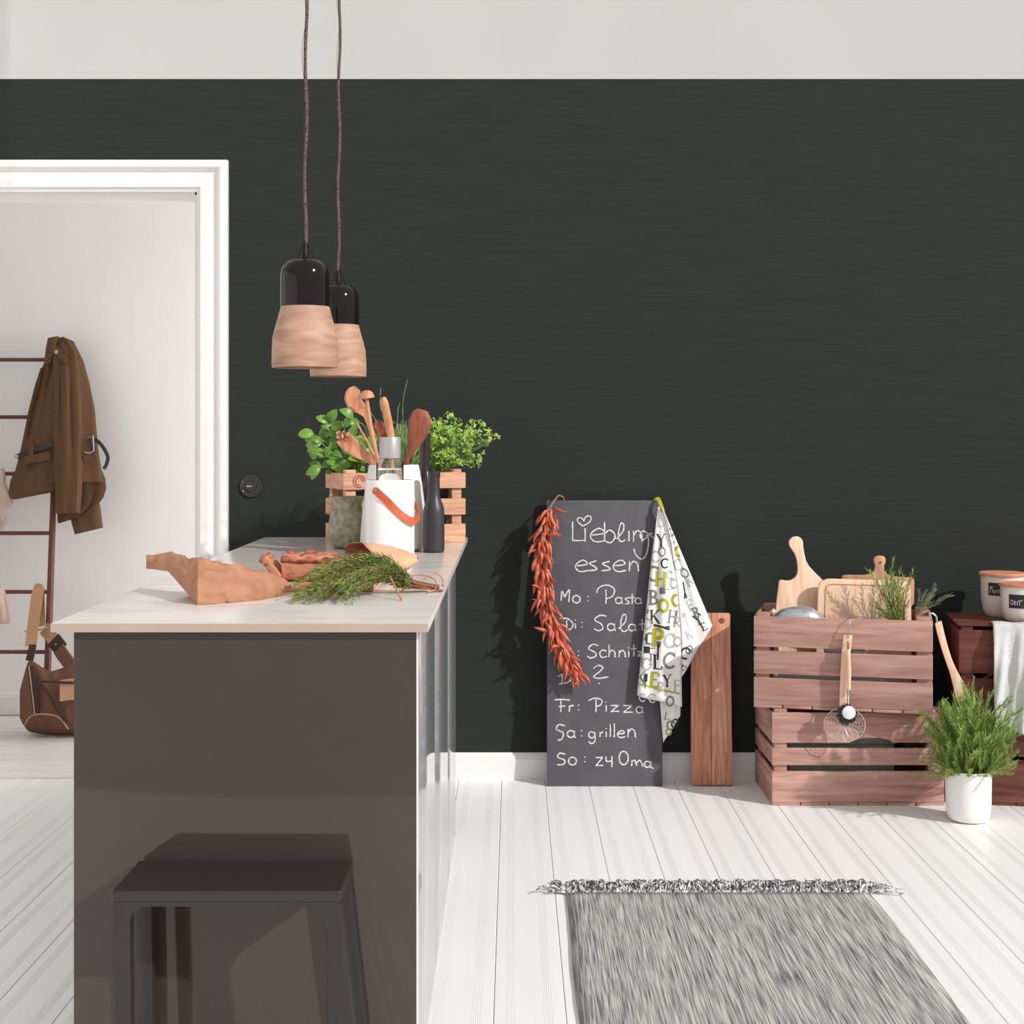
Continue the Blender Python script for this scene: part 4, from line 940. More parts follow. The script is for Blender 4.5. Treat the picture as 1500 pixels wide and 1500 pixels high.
band_pts = [bd(961, 745, -0.0175), bd(961, 731, -0.0175), bd(962, 728.5, -0.006), bd(963.5, 729.5, 0.008), bd(965, 733, 0.022), bd(967, 739, 0.03), bd(970, 749, 0.034)]
MB().strip(catmull(band_pts, 4), 0.007, (1, 0, 0.2), 0.001, (0, 1, 0)).build('hanging_loop', M_POLIVE, tw)

# stroke serif alphabet: strokes in a unit box (x right, y down); 'w' thick, 't' thin
def arc(cx, cy, rx, ry, a0, a1, n=12): return [(cx+rx*math.cos(R(a0+(a1-a0)*i/n)), cy+ry*math.sin(R(a0+(a1-a0)*i/n))) for i in range(n+1)]
SER = lambda x, y, h=0.13: [(x-h, y), (x+h, y)]
FONT = {
 'O': [('w', arc(0.4, 0.5, 0.34, 0.44, 0, 360, 24))],
 'C': [('w', arc(0.42, 0.5, 0.36, 0.44, -45, -315, 20)), ('t', [(0.70, 0.06), (0.70, 0.30)])],
 'H': [('w', [(0.15, 0), (0.15, 1)]), ('w', [(0.65, 0), (0.65, 1)]), ('t', [(0.15, 0.5), (0.65, 0.5)])]+[('t', SER(x, y)) for x in (0.15, 0.65) for y in (0.02, 0.98)],
 'I': [('w', [(0.3, 0), (0.3, 1)]), ('t', SER(0.3, 0.02, 0.16)), ('t', SER(0.3, 0.98, 0.16))],
 'L': [('w', [(0.2, 0), (0.2, 1)]), ('t', SER(0.2, 0.02)), ('t', [(0.07, 0.97), (0.66, 0.97)]), ('t', [(0.66, 0.97), (0.68, 0.74)])],
 'P': [('w', [(0.18, 0), (0.18, 1)]), ('w', [(0.18, 0.04), (0.42, 0.04), (0.62, 0.16), (0.62, 0.38), (0.44, 0.53), (0.18, 0.54)]), ('t', SER(0.18, 0.98))],
 'B': [('w', [(0.18, 0), (0.18, 1)]), ('w', [(0.18, 0.04), (0.42, 0.05), (0.54, 0.18), (0.50, 0.38), (0.36, 0.47), (0.18, 0.48)]), ('w', [(0.30, 0.48), (0.52, 0.54), (0.62, 0.72), (0.54, 0.9), (0.38, 0.96), (0.18, 0.97)]), ('t', SER(0.14, 0.02, 0.1)), ('t', SER(0.14, 0.98, 0.1))],
 'K': [('w', [(0.18, 0), (0.18, 1)]), ('t', [(0.66, 0.03), (0.22, 0.55)]), ('w', [(0.34, 0.42), (0.70, 0.97)]), ('t', SER(0.18, 0.02)), ('t', SER(0.18, 0.98)), ('t', SER(0.66, 0.02, 0.1)), ('t', SER(0.70, 0.98, 0.1))],
 'R': [('w', [(0.18, 0), (0.18, 1)]), ('w', [(0.18, 0.04), (0.42, 0.04), (0.60, 0.16), (0.58, 0.36), (0.42, 0.48), (0.18, 0.5)]), ('w', [(0.38, 0.5), (0.70, 0.97)]), ('t', SER(0.18, 0.98)), ('t', SER(0.14, 0.02, 0.1))],
 'Y': [('w', [(0.1, 0.02), (0.38, 0.52)]), ('t', [(0.66, 0.02), (0.38, 0.52)]), ('w', [(0.38, 0.5), (0.38, 1)]), ('t', SER(0.1, 0.02, 0.1)), ('t', SER(0.66, 0.02, 0.1)), ('t', SER(0.38, 0.98))],
 'E': [('w', [(0.18, 0), (0.18, 1)]), ('t', [(0.07, 0.03), (0.6, 0.03)]), ('t', [(0.18, 0.5), (0.5, 0.5)]), ('t', [(0.07, 0.97), (0.64, 0.97)]), ('t', [(0.6, 0.03), (0.61, 0.22)]), ('t', [(0.64, 0.97), (0.65, 0.76)])],
 'F': [('w', [(0.18, 0), (0.18, 1)]), ('t', [(0.07, 0.03), (0.62, 0.03)]), ('t', [(0.18, 0.5), (0.5, 0.5)]), ('t', SER(0.18, 0.98)), ('t', [(0.62, 0.03), (0.63, 0.24)]), ('t', [(0.5, 0.4), (0.5, 0.6)])],
 'pan': [('W', [(0.0, 0.5), (0.55, 0.5)]), ('t', [(0.55, 0.38), (1.0, 0.36)])],
 'turner': [('w', [(-0.6, 0.3), (0.1, 0.42)])]+[('t', [(0.1, 0.42+0.02*k_), (0.55, 0.36+0.10*k_)]) for k_ in range(4)]+[('t', [(0.55, 0.36), (0.57, 0.66)])],
 'turnerv': [('w', [(0.2, 1.6), (0.24, 0.6)])]+[('t', [(0.22+0.02*k_, 0.6), (0.12+0.12*k_, 0.0)]) for k_ in range(4)]+[('t', [(0.12, 0.0), (0.48, 0.0)])],
 'spoon': [('t', [(0.3, 1.6), (0.1, 0.5)]), ('T', [(0.1, 0.5), (0.0, 0.05)])],
 'knife': [('T', [(0.3, -0.2), (0.25, 0.55)]), ('t', [(0.25, 0.5), (0.22, 1.2)])],
 'zig': [('t', [(i*0.25, 0.12*(i % 2)+0.055*i) for i in range(17)])],
}
PRINT = {'d': M_PDARK, 'g': M_PGREY, 'l': M_PLIGHT, 'o': M_POLIVE}
def letter(ch, cx, cy, h, colr, rot=0, sheetno=1, bold=1.0):
    mb = MB(); ca_, sa_ = math.cos(R(rot)), math.sin(R(rot))
    def surf(x, y):
        px, py = 900+x/4.055, 720+y/4.055
        if sheetno == 1:
            px = max(interp(TL, py)+0.3, min(interp(TM, py)-0.3, px)); return bd(px, py, s1_depth(px, py)+0.0016)
        if sheetno == 2:
            lo_, hi_ = 0.0, 1.0
            for _ in range(22):
                v_ = (lo_+hi_)/2; x0, y0 = s2pt(0, v_); x1, y1 = s2pt(1, v_)
                if (x1-x0)*(py-y0)-(y1-y0)*(px-x0) > 0: lo_ = v_
                else: hi_ = v_
            a = max(0.02, min(0.98, (px-x0)/max(1e-3, x1-x0))); px, py = s2pt(a, v_)
            return bd(px, py, s2_depth(px, py, a)+0.0018)
        return bd(px, py, s3_depth(px, py)+0.0016)
    for kind, pts in FONT[ch]:
        hw = {'w': 0.075*bold, 't': 0.035*bold, 'W': 0.3, 'T': 0.17}[kind]*h
        P = [Vector((cx+((x-0.4)*ca_-(y-0.5)*sa_)*h, cy+((x-0.4)*sa_+(y-0.5)*ca_)*h, 0)) for x, y in pts]
        Q = [P[0]]
        for a, b in zip(P, P[1:]): Q += [a.lerp(b, 0.34), a.lerp(b, 0.67), b]
        L = []
        for i, p_ in enumerate(Q):
            tg = (Q[min(i+1, len(Q)-1)]-Q[max(i-1, 0)]).normalized(); n_ = Vector((-tg.y, tg.x, 0))*hw
            L.append([surf(p_.x-n_.x, p_.y-n_.y), surf(p_.x, p_.y), surf(p_.x+n_.x, p_.y+n_.y)])
        mb.loft(L, cap=False, closed=False)
    mb.build('printed_letter' if len(ch) == 1 else 'printed_motif', PRINT[colr], tw)
for a in (('L', 268, 180, 55, 'l'), ('Y', 272, 285, 72, 'd'), ('O', 276, 352, 56, 'g'), ('C', 237, 382, 70, 'l'), ('C', 292, 420, 60, 'd'), ('C', 226, 482, 92, 'g'), ('H', 268, 513, 85, 'o', 4, 1, 1.4), ('pan', 285, 580, 62, 'g'),
          ('B', 228, 622, 85, 'g'), ('O', 282, 667, 78, 'o', 0, 1, 1.5), ('K', 232, 735, 78, 'd'), ('O', 190, 778, 66, 'l'), ('P', 182, 715, 50, 'g'), ('H', 338, 735, 76, 'g', 8), ('R', 365, 765, 62, 'l', 8), ('turner', 305, 800, 80, 'd'), ('H', 172, 868, 58, 'd'), ('O', 205, 865, 74, 'g'),
          ('P', 252, 857, 105, 'o', 2, 1, 1.5), ('C', 320, 876, 90, 'l'), ('pan', 195, 930, 66, 'd'), ('turnerv', 262, 915, 66, 'd'), ('O', 185, 1015, 76, 'l'), ('B', 150, 1000, 60, 'g'), ('I', 217, 985, 66, 'g'), ('L', 250, 1000, 84, 'd'), ('C', 320, 992, 98, 'g'), ('K', 152, 1098, 80, 'g'),
          ('E', 235, 1105, 86, 'o', 5, 1, 1.5), ('knife', 188, 1115, 62, 'd'), ('Y', 306, 1110, 72, 'd'), ('R', 268, 1145, 58, 'l'), ('F', 366, 1140, 66, 'l'), ('zig', 152, 1160, 64, 'o', 0, 1, 1.9), ('C', 160, 1212, 50, 'l'), ('C', 218, 1215, 55, 'l'), ('O', 322, 1232, 62, 'g'), ('O', 366, 880, 60, 'l', 5),
          ('O', 345, 540, 60, 'l', 0, 1), ('C', 320, 490, 50, 'l'),
          ('O', 328, 240, 52, 'g', -20, 2), ('C', 330, 280, 60, 'l', -20, 2), ('C', 375, 350, 64, 'o', 25, 2, 1.5), ('C', 372, 432, 72, 'l', -25, 2), ('O', 412, 480, 58, 'g', -25, 2), ('K', 440, 525, 64, 'l', -25, 2), ('O', 360, 638, 72, 'o', -8, 1, 1.4), ('turnerv', 405, 600, 60, 'd', 168, 2),
          ('F', 448, 668, 66, 'l', -25, 2), ('R', 480, 710, 58, 'g', -25, 2), ('Y', 492, 755, 64, 'd', -25, 2), ('spoon', 430, 735, 60, 'l', -10, 2), ('E', 525, 795, 50, 'd', -25, 2), ('K', 436, 842, 54, 'l', -20, 2), ('C', 412, 950, 74, 'd', 20, 2), ('F', 398, 1048, 54, 'd', 25, 2), ('O', 436, 930, 52, 'g', 20, 2),
          ('C', 330, 1380, 56, 'g', 20, 3), ('O', 355, 1370, 56, 'd', 20, 3), ('L', 310, 1330, 44, 'g', 10, 3), ('O', 318, 1420, 40, 'o', 15, 3, 1.6)):
    letter(*a)

# ------------------------------------------------------------------ tall acacia board leaning on the wall
ab = thing('long_board', 'long reddish acacia serving board leaning upright on the charcoal wall', 'cutting board', (0.76, 5.69, 0))
def wood_strip(pix, m):
    P = [bd(x, y, 0.006) for x, y in pix]
    return MB().prism(P, (0, 0.02, 0)).build('board_strip', m, ab, bevel=0.003, smooth=30)
wood_strip([(1014, 1149.5), (1012.5, 1145), (1011.5, 900), (1013, 898), (1041.5, 898), (1042.5, 1149.5)], M_ACACIA)
wood_strip([(1042.7, 1149.5), (1041.7, 898), (1068, 898), (1069.5, 900), (1073, 1145), (1071, 1149.5)], M_ACACIA2)
MB().lathe([(0, 0), (0.011, 0.0), (0.0112, 0.0012), (0.009, 0.0016), (0, 0.0006)], bd(1057, 909, 0.0062), 18, 'y', cap=False).build('hanging_hole', M_SPOOND, ab, smooth=40)

# ------------------------------------------------------------------ rug
rug = thing('rug', 'grey mottled woven rug with fringed edge on the white floorboards', 'rug', (0.59, 3.6, 0))
L = []
for j in range(41):
    v = j/40; y = 2.85+(4.335-2.85)*v; row_t = []; 
    for i in range(25):
        u = i/24; x = 0.150+(1.028-0.150)*u+0.003*math.sin(v*9+u)
        row_t.append(Vector((x, y, 0.0065+0.0012*noise.noise((x*9, y*9, 0)))))
    L.append(row_t)
o = MB().loft(L, cap=False, closed=False).build('weave', M_RUG, rug, smooth=60); md = o.modifiers.new('thickness', 'SOLIDIFY'); md.thickness = 0.006; md.offset = -1
rnd = random.Random(4); tas = []
def tassel(seed):
    r_ = random.Random(seed); mb = MB()
    for q in range(7):
        a = r_.uniform(-0.9, 0.9); ln = r_.uniform(0.035, 0.085); h = r_.uniform(0.004, 0.03)
        x0 = r_.uniform(-0.006, 0.006)
        pts = [Vector((x0, 0, 0.005)), Vector((x0+math.sin(a)*ln*0.4, ln*0.4, 0.005+h)), Vector((x0+math.sin(a)*ln*0.8+r_.uniform(-0.006, 0.006), ln*0.75, 0.003+h*0.8)), Vector((x0+math.sin(a)*ln, ln, 0.003+h*r_.uniform(0, 0.9)))]
        mb.tube(catmull(pts, 2), [0.0019]*6+[0.0012], 5)
    return mb
for q in range(92):
    x = 0.152+0.876*q/91+rnd.uniform(-0.004, 0.004); lo = (x-0.59, 4.333-3.6, 0)
    if q < 6: o = tassel(q).build('fringe_tassel', M_FRINGE, rug, smooth=60, local=True); o.location = lo; tas.append(o)
    else:
        o = dup(tas[q % 6], rug, lo, Quaternion((0, 0, 1), rnd.uniform(-0.5, 0.5)))
for q, sgn in ((0, -1), (1, -1), (2, 1), (3, 1)):
    dup(tas[q], rug, ((0.150 if sgn < 0 else 1.028)-0.59, 4.333-3.6, 0), Quaternion((0, 0, 1), -sgn*1.1))

# ------------------------------------------------------------------ on the worktop: herb crate with pots
HA = R(22); HC = Vector((-0.586, 5.18, CZ+0.0008))
HS = [(0.009, 0.064), (0.097, 0.154), (0.191, 0.247)]
hc_ = crate('herb_crate', 'small pale slatted crate of potted herbs at the far end of the worktop', HC, HA, 0.4487, 0.24, HS, HS, M_PALE, None, 0.036, nb=4, th=0.011)
# branded number on the left face, round red stamp on the front top slat
def face_left(u, z): return Vector((-0.0012, 0.24-u, z))
def stroke_local(pts, fn, hw, name, m):
    mb = MB(); P = catmull([Vector((a, 0, b)) for a, b in pts], 4); Lx = []
    for i, p_ in enumerate(P):
        tg = (P[min(i+1, len(P)-1)]-P[max(i-1, 0)]).normalized(); n_ = Vector((-tg.z, 0, tg.x))*hw
        Lx.append([fn((p_-n_).x, (p_-n_).z), fn((p_+n_).x, (p_+n_).z)])
    return mb.loft(Lx, cap=False, closed=False).build(name, m, hc_, local=True)
stroke_local([(0.085, 0.137), (0.10, 0.144), (0.115, 0.136), (0.10, 0.122), (0.085, 0.111), (0.118, 0.111)], face_left, 0.0028, 'branded_number', M_BRAND)
stroke_local([(0.145+0.014*math.cos(a), 0.127+0.017*math.sin(a)) for a in [2*math.pi*i/12 for i in range(13)]], face_left, 0.0028, 'branded_number', M_BRAND)
front_l = lambda x, z: Vector((x, -0.0012, z))
for rr in (0.021, 0.013): stroke_local([(0.056+rr*math.cos(a), 0.219+rr*math.sin(a)) for a in [2*math.pi*i/16 for i in range(14)]], front_l, 0.0016, 'ink_stamp', M_STAMP)
def hw_pt(lx, ly, z=0.0):
    return Vector((HC.x+math.cos(HA)*lx-math.sin(HA)*ly, HC.y+math.sin(HA)*lx+math.cos(HA)*ly, HC.z+z))
def herb_pot(name, label, lx):
    c = hw_pt(lx, 0.12, 0.0115); t = thing(name, label, 'potted plant', c, 0, 'herb pots in the slatted crate')
    MB().lathe([(0, 0), (0.042, 0), (0.045, 0.004), (0.058, 0.155), (0.062, 0.157), (0.062, 0.172), (0.056, 0.172), (0.054, 0.15), (0, 0.15)], (0, 0, 0), 28, cap=False).build('pot', M_POTD, t, smooth=35, local=True)
    MB().lathe([(0, 0.162), (0.055, 0.162), (0.055, 0.152), (0, 0.152)], (0, 0, 0), 20, cap=False).build('soil', M_SOIL, t, local=True)
    return t
def leaf_mesh(L=1.0, W=0.74, cup=0.16):
    mb = MB(); n = 7; loops = []
    for i in range(n+1):
        t = i/n; w = W*0.5*math.sin(math.pi*min(1, t*0.92+0.05))**0.75*(1-0.15*t) if i < n else 0.006
        z = cup*math.sin(t*math.pi)*0.8-0.25*t*t
        loops.append([Vector((-w, t*L, z+cup*w*1.1)), Vector((-w*0.5, t*L, z+cup*w*0.9)), Vector((0, t*L, z-0.02)), Vector((w*0.5, t*L, z+cup*w*0.9)), Vector((w, t*L, z+cup*w*1.1))])
    return mb.loft(loops, cap=False, closed=False)
bs = herb_pot('potted_basil', 'potted basil with broad green leaves, leftmost herb in the crate', 0.085)
rnd = random.Random(9); bloc = Vector(bs.location); lproto = None; nst = 0
tips = [(459, 635), (464, 655), (470, 648), (485, 628), (480, 618), (503, 622), (517, 612), (497, 640), (476, 668), (469, 685), (486, 660), (500, 668), (490, 676), (512, 650), (520, 640), (525, 660), (510, 678), (530, 675), (505, 690), (492, 688), (480, 645), (518, 690), (535, 650)]
for q, (tx, ty) in enumerate(tips):
    Yq = 5.30+rnd.uniform(-0.07, 0.05); tip = at(tx, ty, Yq); root = bloc+Vector((rnd.uniform(-0.03, 0.03), rnd.uniform(-0.03, 0.03), 0.16))
    mid = root.lerp(tip, 0.3); mid.z = max(HC.z+0.275, root.lerp(tip, 0.6).z); pth = catmull([root, mid, tip], 4)
    MB().tube(pth, 0.0014, 5).build('stem', M_GSTEM, bs, smooth=60)
    for kq in range(4):
        az = rnd.uniform(0, 6.28) if kq else math.atan2(tip.y-root.y, tip.x-root.x)
        pos = tip if kq < 3 else mid
        sz = rnd.uniform(0.036, 0.056)
        ld = Vector((math.cos(az)*0.9+(tip.x-root.x)*4, rnd.uniform(-0.5, 0.3), rnd.uniform(-0.8, 0.7))).normalized()
        ln_ = Vector((rnd.uniform(-0.4, 0.6), -1, rnd.uniform(0.1, 1.0))); ln_ = (ln_-ld*ln_.dot(ld)).normalized()
        rot = Matrix((ld.cross(ln_), ld, ln_)).transposed().to_quaternion()
        if lproto is None:
            lproto = leaf_mesh().build('leaf', M_BASIL, bs, smooth=60, local=True); lproto.rotation_mode = 'QUATERNION'
            lproto.location = pos-bloc; lproto.rotation_quaternion = rot; lproto.scale = (sz, sz, sz)
        else: dup(lproto, bs, pos-bloc, rot, (sz, sz, sz))
ch = herb_pot('potted_chives', 'potted chives with thin upright blades, middle herb in the crate', 0.225)
cl_ = Vector(ch.location); mb = MB()
for q in range(620):
    a = rnd.uniform(0, 6.28); r_ = 0.05*math.sqrt(rnd.random()); h = rnd.uniform(0.10, 0.265); out = rnd.uniform(0.0, 0.095)*(1.0 if q % 3 else 1.5)
    p0 = cl_+Vector((r_*math.cos(a), r_*math.sin(a), 0.16)); p1 = p0+Vector((out*0.4*math.cos(a), out*0.4*math.sin(a), h*0.65)); p2 = p0+Vector((out*math.cos(a), out*math.sin(a), h))
    mb.tube(catmull([p0, p1, p2], 3), [0.0014, 0.0014, 0.0014, 0.0012, 0.001, 0.0008, 0.0004], 4)
for (x0, y0), (x1, y1), (x2, y2) in (((592, 640), (590, 592), (597, 556)), ((578, 620), (558, 600), (558, 568)), ((582, 630), (583, 600), (586, 590)), ((598, 640), (602, 620), (606, 602)), ((570, 650), (540, 600), (520, 592)), ((560, 660), (530, 620), (487, 619))):
    mb.tube(catmull([at(x0, y0, 5.37), at(x1, y1, 5.36), at(x2, y2, 5.35)], 5), 0.0013, 4)
tag(mb.build('blades', M_CHIVE, ch, smooth=60), kind='stuff')
pa = herb_pot('potted_parsley', 'potted parsley with curly light green leaves, rightmost herb in the crate', 0.365)
pl = Vector(pa.location); lf = MB(); stm = MB(); rnd = random.Random(31)
def leaflet(c, s, nrm):
    o = nrm.orthogonal().normalized(); w = nrm.cross(o); o.rotate(Quaternion(nrm, rnd.uniform(0, 6))); w = nrm.cross(o)
    vs = [c]; n = 9
    for i in range(n):
        a = -2.0+4.0*i/(n-1); rr = s*(1.0 if i % 2 == 0 else 0.55)
        vs.append(c+o*(rr*math.cos(a))+w*(rr*math.sin(a))+nrm*(0.25*s*math.sin(i*2.1)))
    lf.add(vs, [(0, i, i+1) for i in range(1, n)])
tl = [(rnd.uniform(628, 690), rnd.uniform(622, 682)) for _ in range(115)]
tl += [(640, 618), (652, 622), (662, 612), (672, 617), (658, 610), (690, 640), (698, 632), (704, 618), (708, 628), (716, 634), (718, 642), (726, 642), (712, 648), (696, 650), (706, 668), (698, 672), (705, 680), (686, 628), (692, 622), (716, 650), (622, 640), (625, 660), (700, 642), (684, 660), (690, 655), (668, 625), (646, 630)]
for tx, ty in tl:
    Yq = 5.42+rnd.uniform(-0.09, 0.05); tip = at(tx, ty, Yq); root = pl+Vector((rnd.uniform(-0.035, 0.035), rnd.uniform(-0.035, 0.035), 0.16))
    if tip.z < root.z+0.02: root.z = tip.z-0.02
    md_ = root.lerp(tip, 0.25); md_.z = max(HC.z+0.27, root.lerp(tip, 0.55).z); stm.tube(catmull([root, md_, tip], 4), 0.0009, 4)
    for kq in range(5):
        d = Vector((rnd.uniform(-1, 1), rnd.uniform(-1, 1), rnd.uniform(-0.6, 1)))*0.014
        nr = Vector((rnd.uniform(-0.8, 0.8), rnd.uniform(-1, 0.2), rnd.uniform(0.0, 1))).normalized()
        leaflet(tip+d, rnd.uniform(0.008, 0.014), nr)
tag(lf.build('leaflets', M_PARSLEY, pa), kind='stuff'); tag(stm.build('stems', M_GSTEM, pa, smooth=60), kind='stuff')

# ------------------------------------------------------------------ bottles, vase, cooler, jug
VXX, VYY = at(577, 0, 4.955).x, 4.955
va = thing('utensil_vase', 'off white tapered ceramic vase holding wooden cooking utensils', 'vase', (VXX, VYY, CZ+0.0006))
vp = [(0, 0.0), (0.082, 0.0), (0.098, 0.004), (0.108, 0.013), (0.1115, 0.026), (0.111, 0.045), (0.104, 0.13), (0.093, 0.22), (0.083, 0.278), (0.081, 0.282), (0.078, 0.280), (0.088, 0.215), (0.104, 0.05), (0.098, 0.014), (0, 0.012)]
MB().lathe(vp, (0, 0, 0), 56, cap=False).build('body', M_VASE, va, smooth=40, local=True)
KX, KY = at(571, 0, 4.735).x, 4.735
co = thing('bottle_cooler', 'white cylindrical bottle cooler with orange leather strap handle', 'cooler', (KX, KY, CZ+0.0006))
MB().lathe([(0, 0), (0.074, 0), (0.0775, 0.003), (0.0775, 0.236), (0.0765, 0.2385), (0.0715, 0.2385), (0.0705, 0.235), (0.0705, 0.012), (0, 0.012)], (0, 0, 0), 56, cap=False).build('body', M_WCER, co, smooth=40, local=True)
# strap: hangs from a rivet on the front left, round the right side
loops = []; npt = 26
def kc(px, py):   # on the cooler front surface
    x = (px-571)/464.0; x = max(-0.077, min(0.077, x)); return x, CH-(py-HY)*(KY-0.05)/F
for i in range(npt+1):
    t = i/npt
    if t < 0.72:
        u = t/0.72; px = 553.5+(606-553.5)*u; py = interp([(0, 719.5), (0.3, 733), (0.6, 750), (0.85, 762), (1, 766)], u)
        x = (px-571)/466.0; x = min(x, 0.0776); a = math.asin(max(-1, min(1, x/0.0795))); rr = 0.0795+0.012*max(0, u-0.6)/0.4
        q = Vector((rr*math.sin(a), -rr*math.cos(a), (CH-(py-HY)*(KY-0.06)/F)-(CZ)))
    else:
        u = (t-0.72)/0.28; a = 1.15+1.1*u; rr = 0.0925+0.006*math.sin(math.pi*u)-0.01*u
        q = Vector((rr*math.sin(a), -rr*math.cos(a), interp([(0, 0.114), (0.4, 0.128), (1, 0.165)], u)))
    loops.append(q)
W = []; Nn = []
for i, q in enumerate(loops):
    tg = (loops[min(i+1, npt)]-loops[max(i-1, 0)]).normalized(); n_ = Vector((q.x, q.y, 0)).normalized(); W.append(tg.cross(n_).normalized()); Nn.append(n_)
MB().strip(loops, [0.011]+[0.0118]*(npt), W, 0.0012, Nn).build('strap_handle', M_STRAP, co, smooth=60, local=True)
MB().lathe([(0.0122, 0), (0.0122, 0.0024), (0, 0.0024)], loops[0]+Vector((0, 0, 0)), 18, 'y', cap=False).build('strap_end', M_STRAP, co, local=True, smooth=40)
MB().lathe([(0, 0.0012), (0.0055, 0.0012), (0.005, 0.005), (0, 0.0055)], loops[0], 14, 'y', cap=False).build('rivet', M_BRASS, co, smooth=40, local=True)
wbt = thing('water_bottle', 'clear glass water bottle with grey cap standing in the white cooler', 'bottle', (KX+0.0005, KY, CZ+0.014))
MB().lathe([(0, 0), (0.040, 0), (0.0435, 0.004), (0.0435, 0.278), (0.042, 0.286), (0.036, 0.291), (0.031, 0.293), (0.031, 0.31), (0.029, 0.31), (0.029, 0.291), (0.034, 0.288), (0.0405, 0.28), (0.041, 0.01), (0.0, 0.006)], (0, 0, 0), 40, cap=False).build('glass', M_GLASS, wbt, smooth=40, local=True)
MB().lathe([(0, 0.0065), (0.0406, 0.0105), (0.0403, 0.262), (0, 0.262)], (0, 0, 0), 40, cap=False).build('water', M_WATER, wbt, smooth=40, local=True)
MB().lathe([(0.0315, 0.292), (0.0335, 0.293), (0.0340, 0.297), (0.0335, 0.357), (0.0325, 0.3595), (0, 0.3595)], (0, 0, 0), 36, cap=False).build('cap', M_CAP, wbt, smooth=40, local=True)
JX, JY = at(512, 0, 5.05).x, 5.05
jg = thing('jug', 'mottled grey green ceramic jug with pouring lip beside the white cooler', 'jug', (JX-0.004, JY, CZ+0.0006))
loops = []
for r, z in ((0.0, 0), (0.046, 0), (0.055, 0.006), (0.062, 0.02), (0.0675, 0.045), (0.068, 0.068), (0.064, 0.095), (0.055, 0.118), (0.047, 0.133), (0.0445, 0.143), (0.046, 0.153), (0.050, 0.163), (0.053, 0.172), (0.051, 0.1735), (0.0485, 0.170), (0.042, 0.143), (0.06, 0.08), (0.0, 0.01)):
    l = []
    for i in range(48):
        a = 2*math.pi*i/48; d = math.cos(a-math.pi)             # lip to the left
        lip = max(0, d)**10*0.014*max(0, (z-0.12)/0.053) if z > 0.12 else 0
        l.append(Vector(((r+lip)*math.cos(a), (r+lip*0.4)*math.sin(a), z)))
    loops.append(l)
MB().loft(loops, cap=False).build('body', M_JUG, jg, smooth=60, local=True)
def bottle(loc, prof, m, label, capm, capz, capr):
    t = thing('bottle', label, 'bottle', loc, 0, 'dark bottles beside the vase')
    MB().lathe(prof, (0, 0, 0), 36, cap=False).build('glass', m, t, smooth=40, local=True)
    MB().lathe([(capr, capz[0]), (capr, capz[1]-0.002), (capr-0.002, capz[1]), (0, capz[1])], (0, 0, 0), 28, cap=False).build('collar', capm, t, smooth=40, local=True)
b1 = at(635.5, 0, 4.867)
bottle((b1.x, 4.867, CZ+0.0006), [(0, 0), (0.030, 0), (0.034, 0.004), (0.0345, 0.012), (0.0345, 0.125), (0.033, 0.142), (0.028, 0.158), (0.0225, 0.172), (0.020, 0.186), (0.019, 0.235), (0.020, 0.245), (0.0198, 0.262), (0.012, 0.263), (0.0, 0.258)], M_BOTTLE, 'short matte black bottle standing in front, right of the vase', M_BOTTLE2, (0.244, 0.256), 0.0208)
b2 = at(622.5, 0, 5.1)
bottle((b2.x, 5.1, CZ+0.0006), [(0, 0), (0.033, 0), (0.037, 0.004), (0.0375, 0.014), (0.0375, 0.19), (0.035, 0.212), (0.027, 0.238), (0.0195, 0.258), (0.0172, 0.28), (0.0165, 0.37), (0.0165, 0.381), (0.010, 0.383), (0, 0.380)], M_BOTTLE2, 'tall dark glass bottle behind the short black one', M_BOTTLE2, (0.368, 0.384), 0.0178)

# ------------------------------------------------------------------ utensils in the vase
def utensil(name, label, pix, widths, thick, Y, m, cat='utensil', hollow=False):
    """flat wooden tool: image points along its axis, half widths in px, half thickness in m"""
    Ys = Y if isinstance(Y, list) else [Y]*len(pix)
    P = [at(x, y, Ys[i]) for i, (x, y) in enumerate(pix)]
    foot = Vector((VXX+(P[-1].x-VXX)*0.75, P[-1].y, CZ+0.02))
    t = thing(name, label, cat, foot, 0, 'wooden utensils in the vase')
    Pc = catmull([Vector((p.x, p.y, p.z)) for p in P], 4)
    n = len(pix); loops = []
    for i, p in enumerate(Pc):
        f = i/4; k0 = min(int(f), n-1); k1 = min(k0+1, n-1); fr = f-k0
        w = (widths[k0]*(1-fr)+widths[k1]*fr)*p.y/F; th = (thick[k0]*(1-fr)+thick[k1]*fr)
        tg = (Pc[min(i+1, len(Pc)-1)]-Pc[max(i-1, 0)]).normalized(); wd_ = tg.cross(Vector((0, 1, 0))).normalized()
        nd = wd_.cross(tg).normalized()
        lp_ = []
        for j in range(14):
            a = 2*math.pi*j/14; q = p+wd_*(w*math.cos(a))+nd*(th*math.sin(a))
            if hollow and w > 0.008 and (q-p).dot(Vector((0, -1, 0))) > 0: q += Vector((0, 1, 0))*min(w*0.55, 0.010)*(1-abs(math.cos(a))**2)
            lp_.append(q)
        loops.append(lp_)
    # shaft down into the vase
    last = Pc[-1]; wl = widths[-1]*last.y/F; tl_ = thick[-1]
    mbx = MB().loft(loops); mbx.build('head', m, t, smooth=60)
    MB().tube([last+(Pc[-2]-last)*0.3, last.lerp(foot, 0.5), foot], [min(wl, tl_)*0.98, min(wl, tl_)*0.9, min(wl, tl_)*0.85], 10).build('shaft', m, t, smooth=60)
    return t
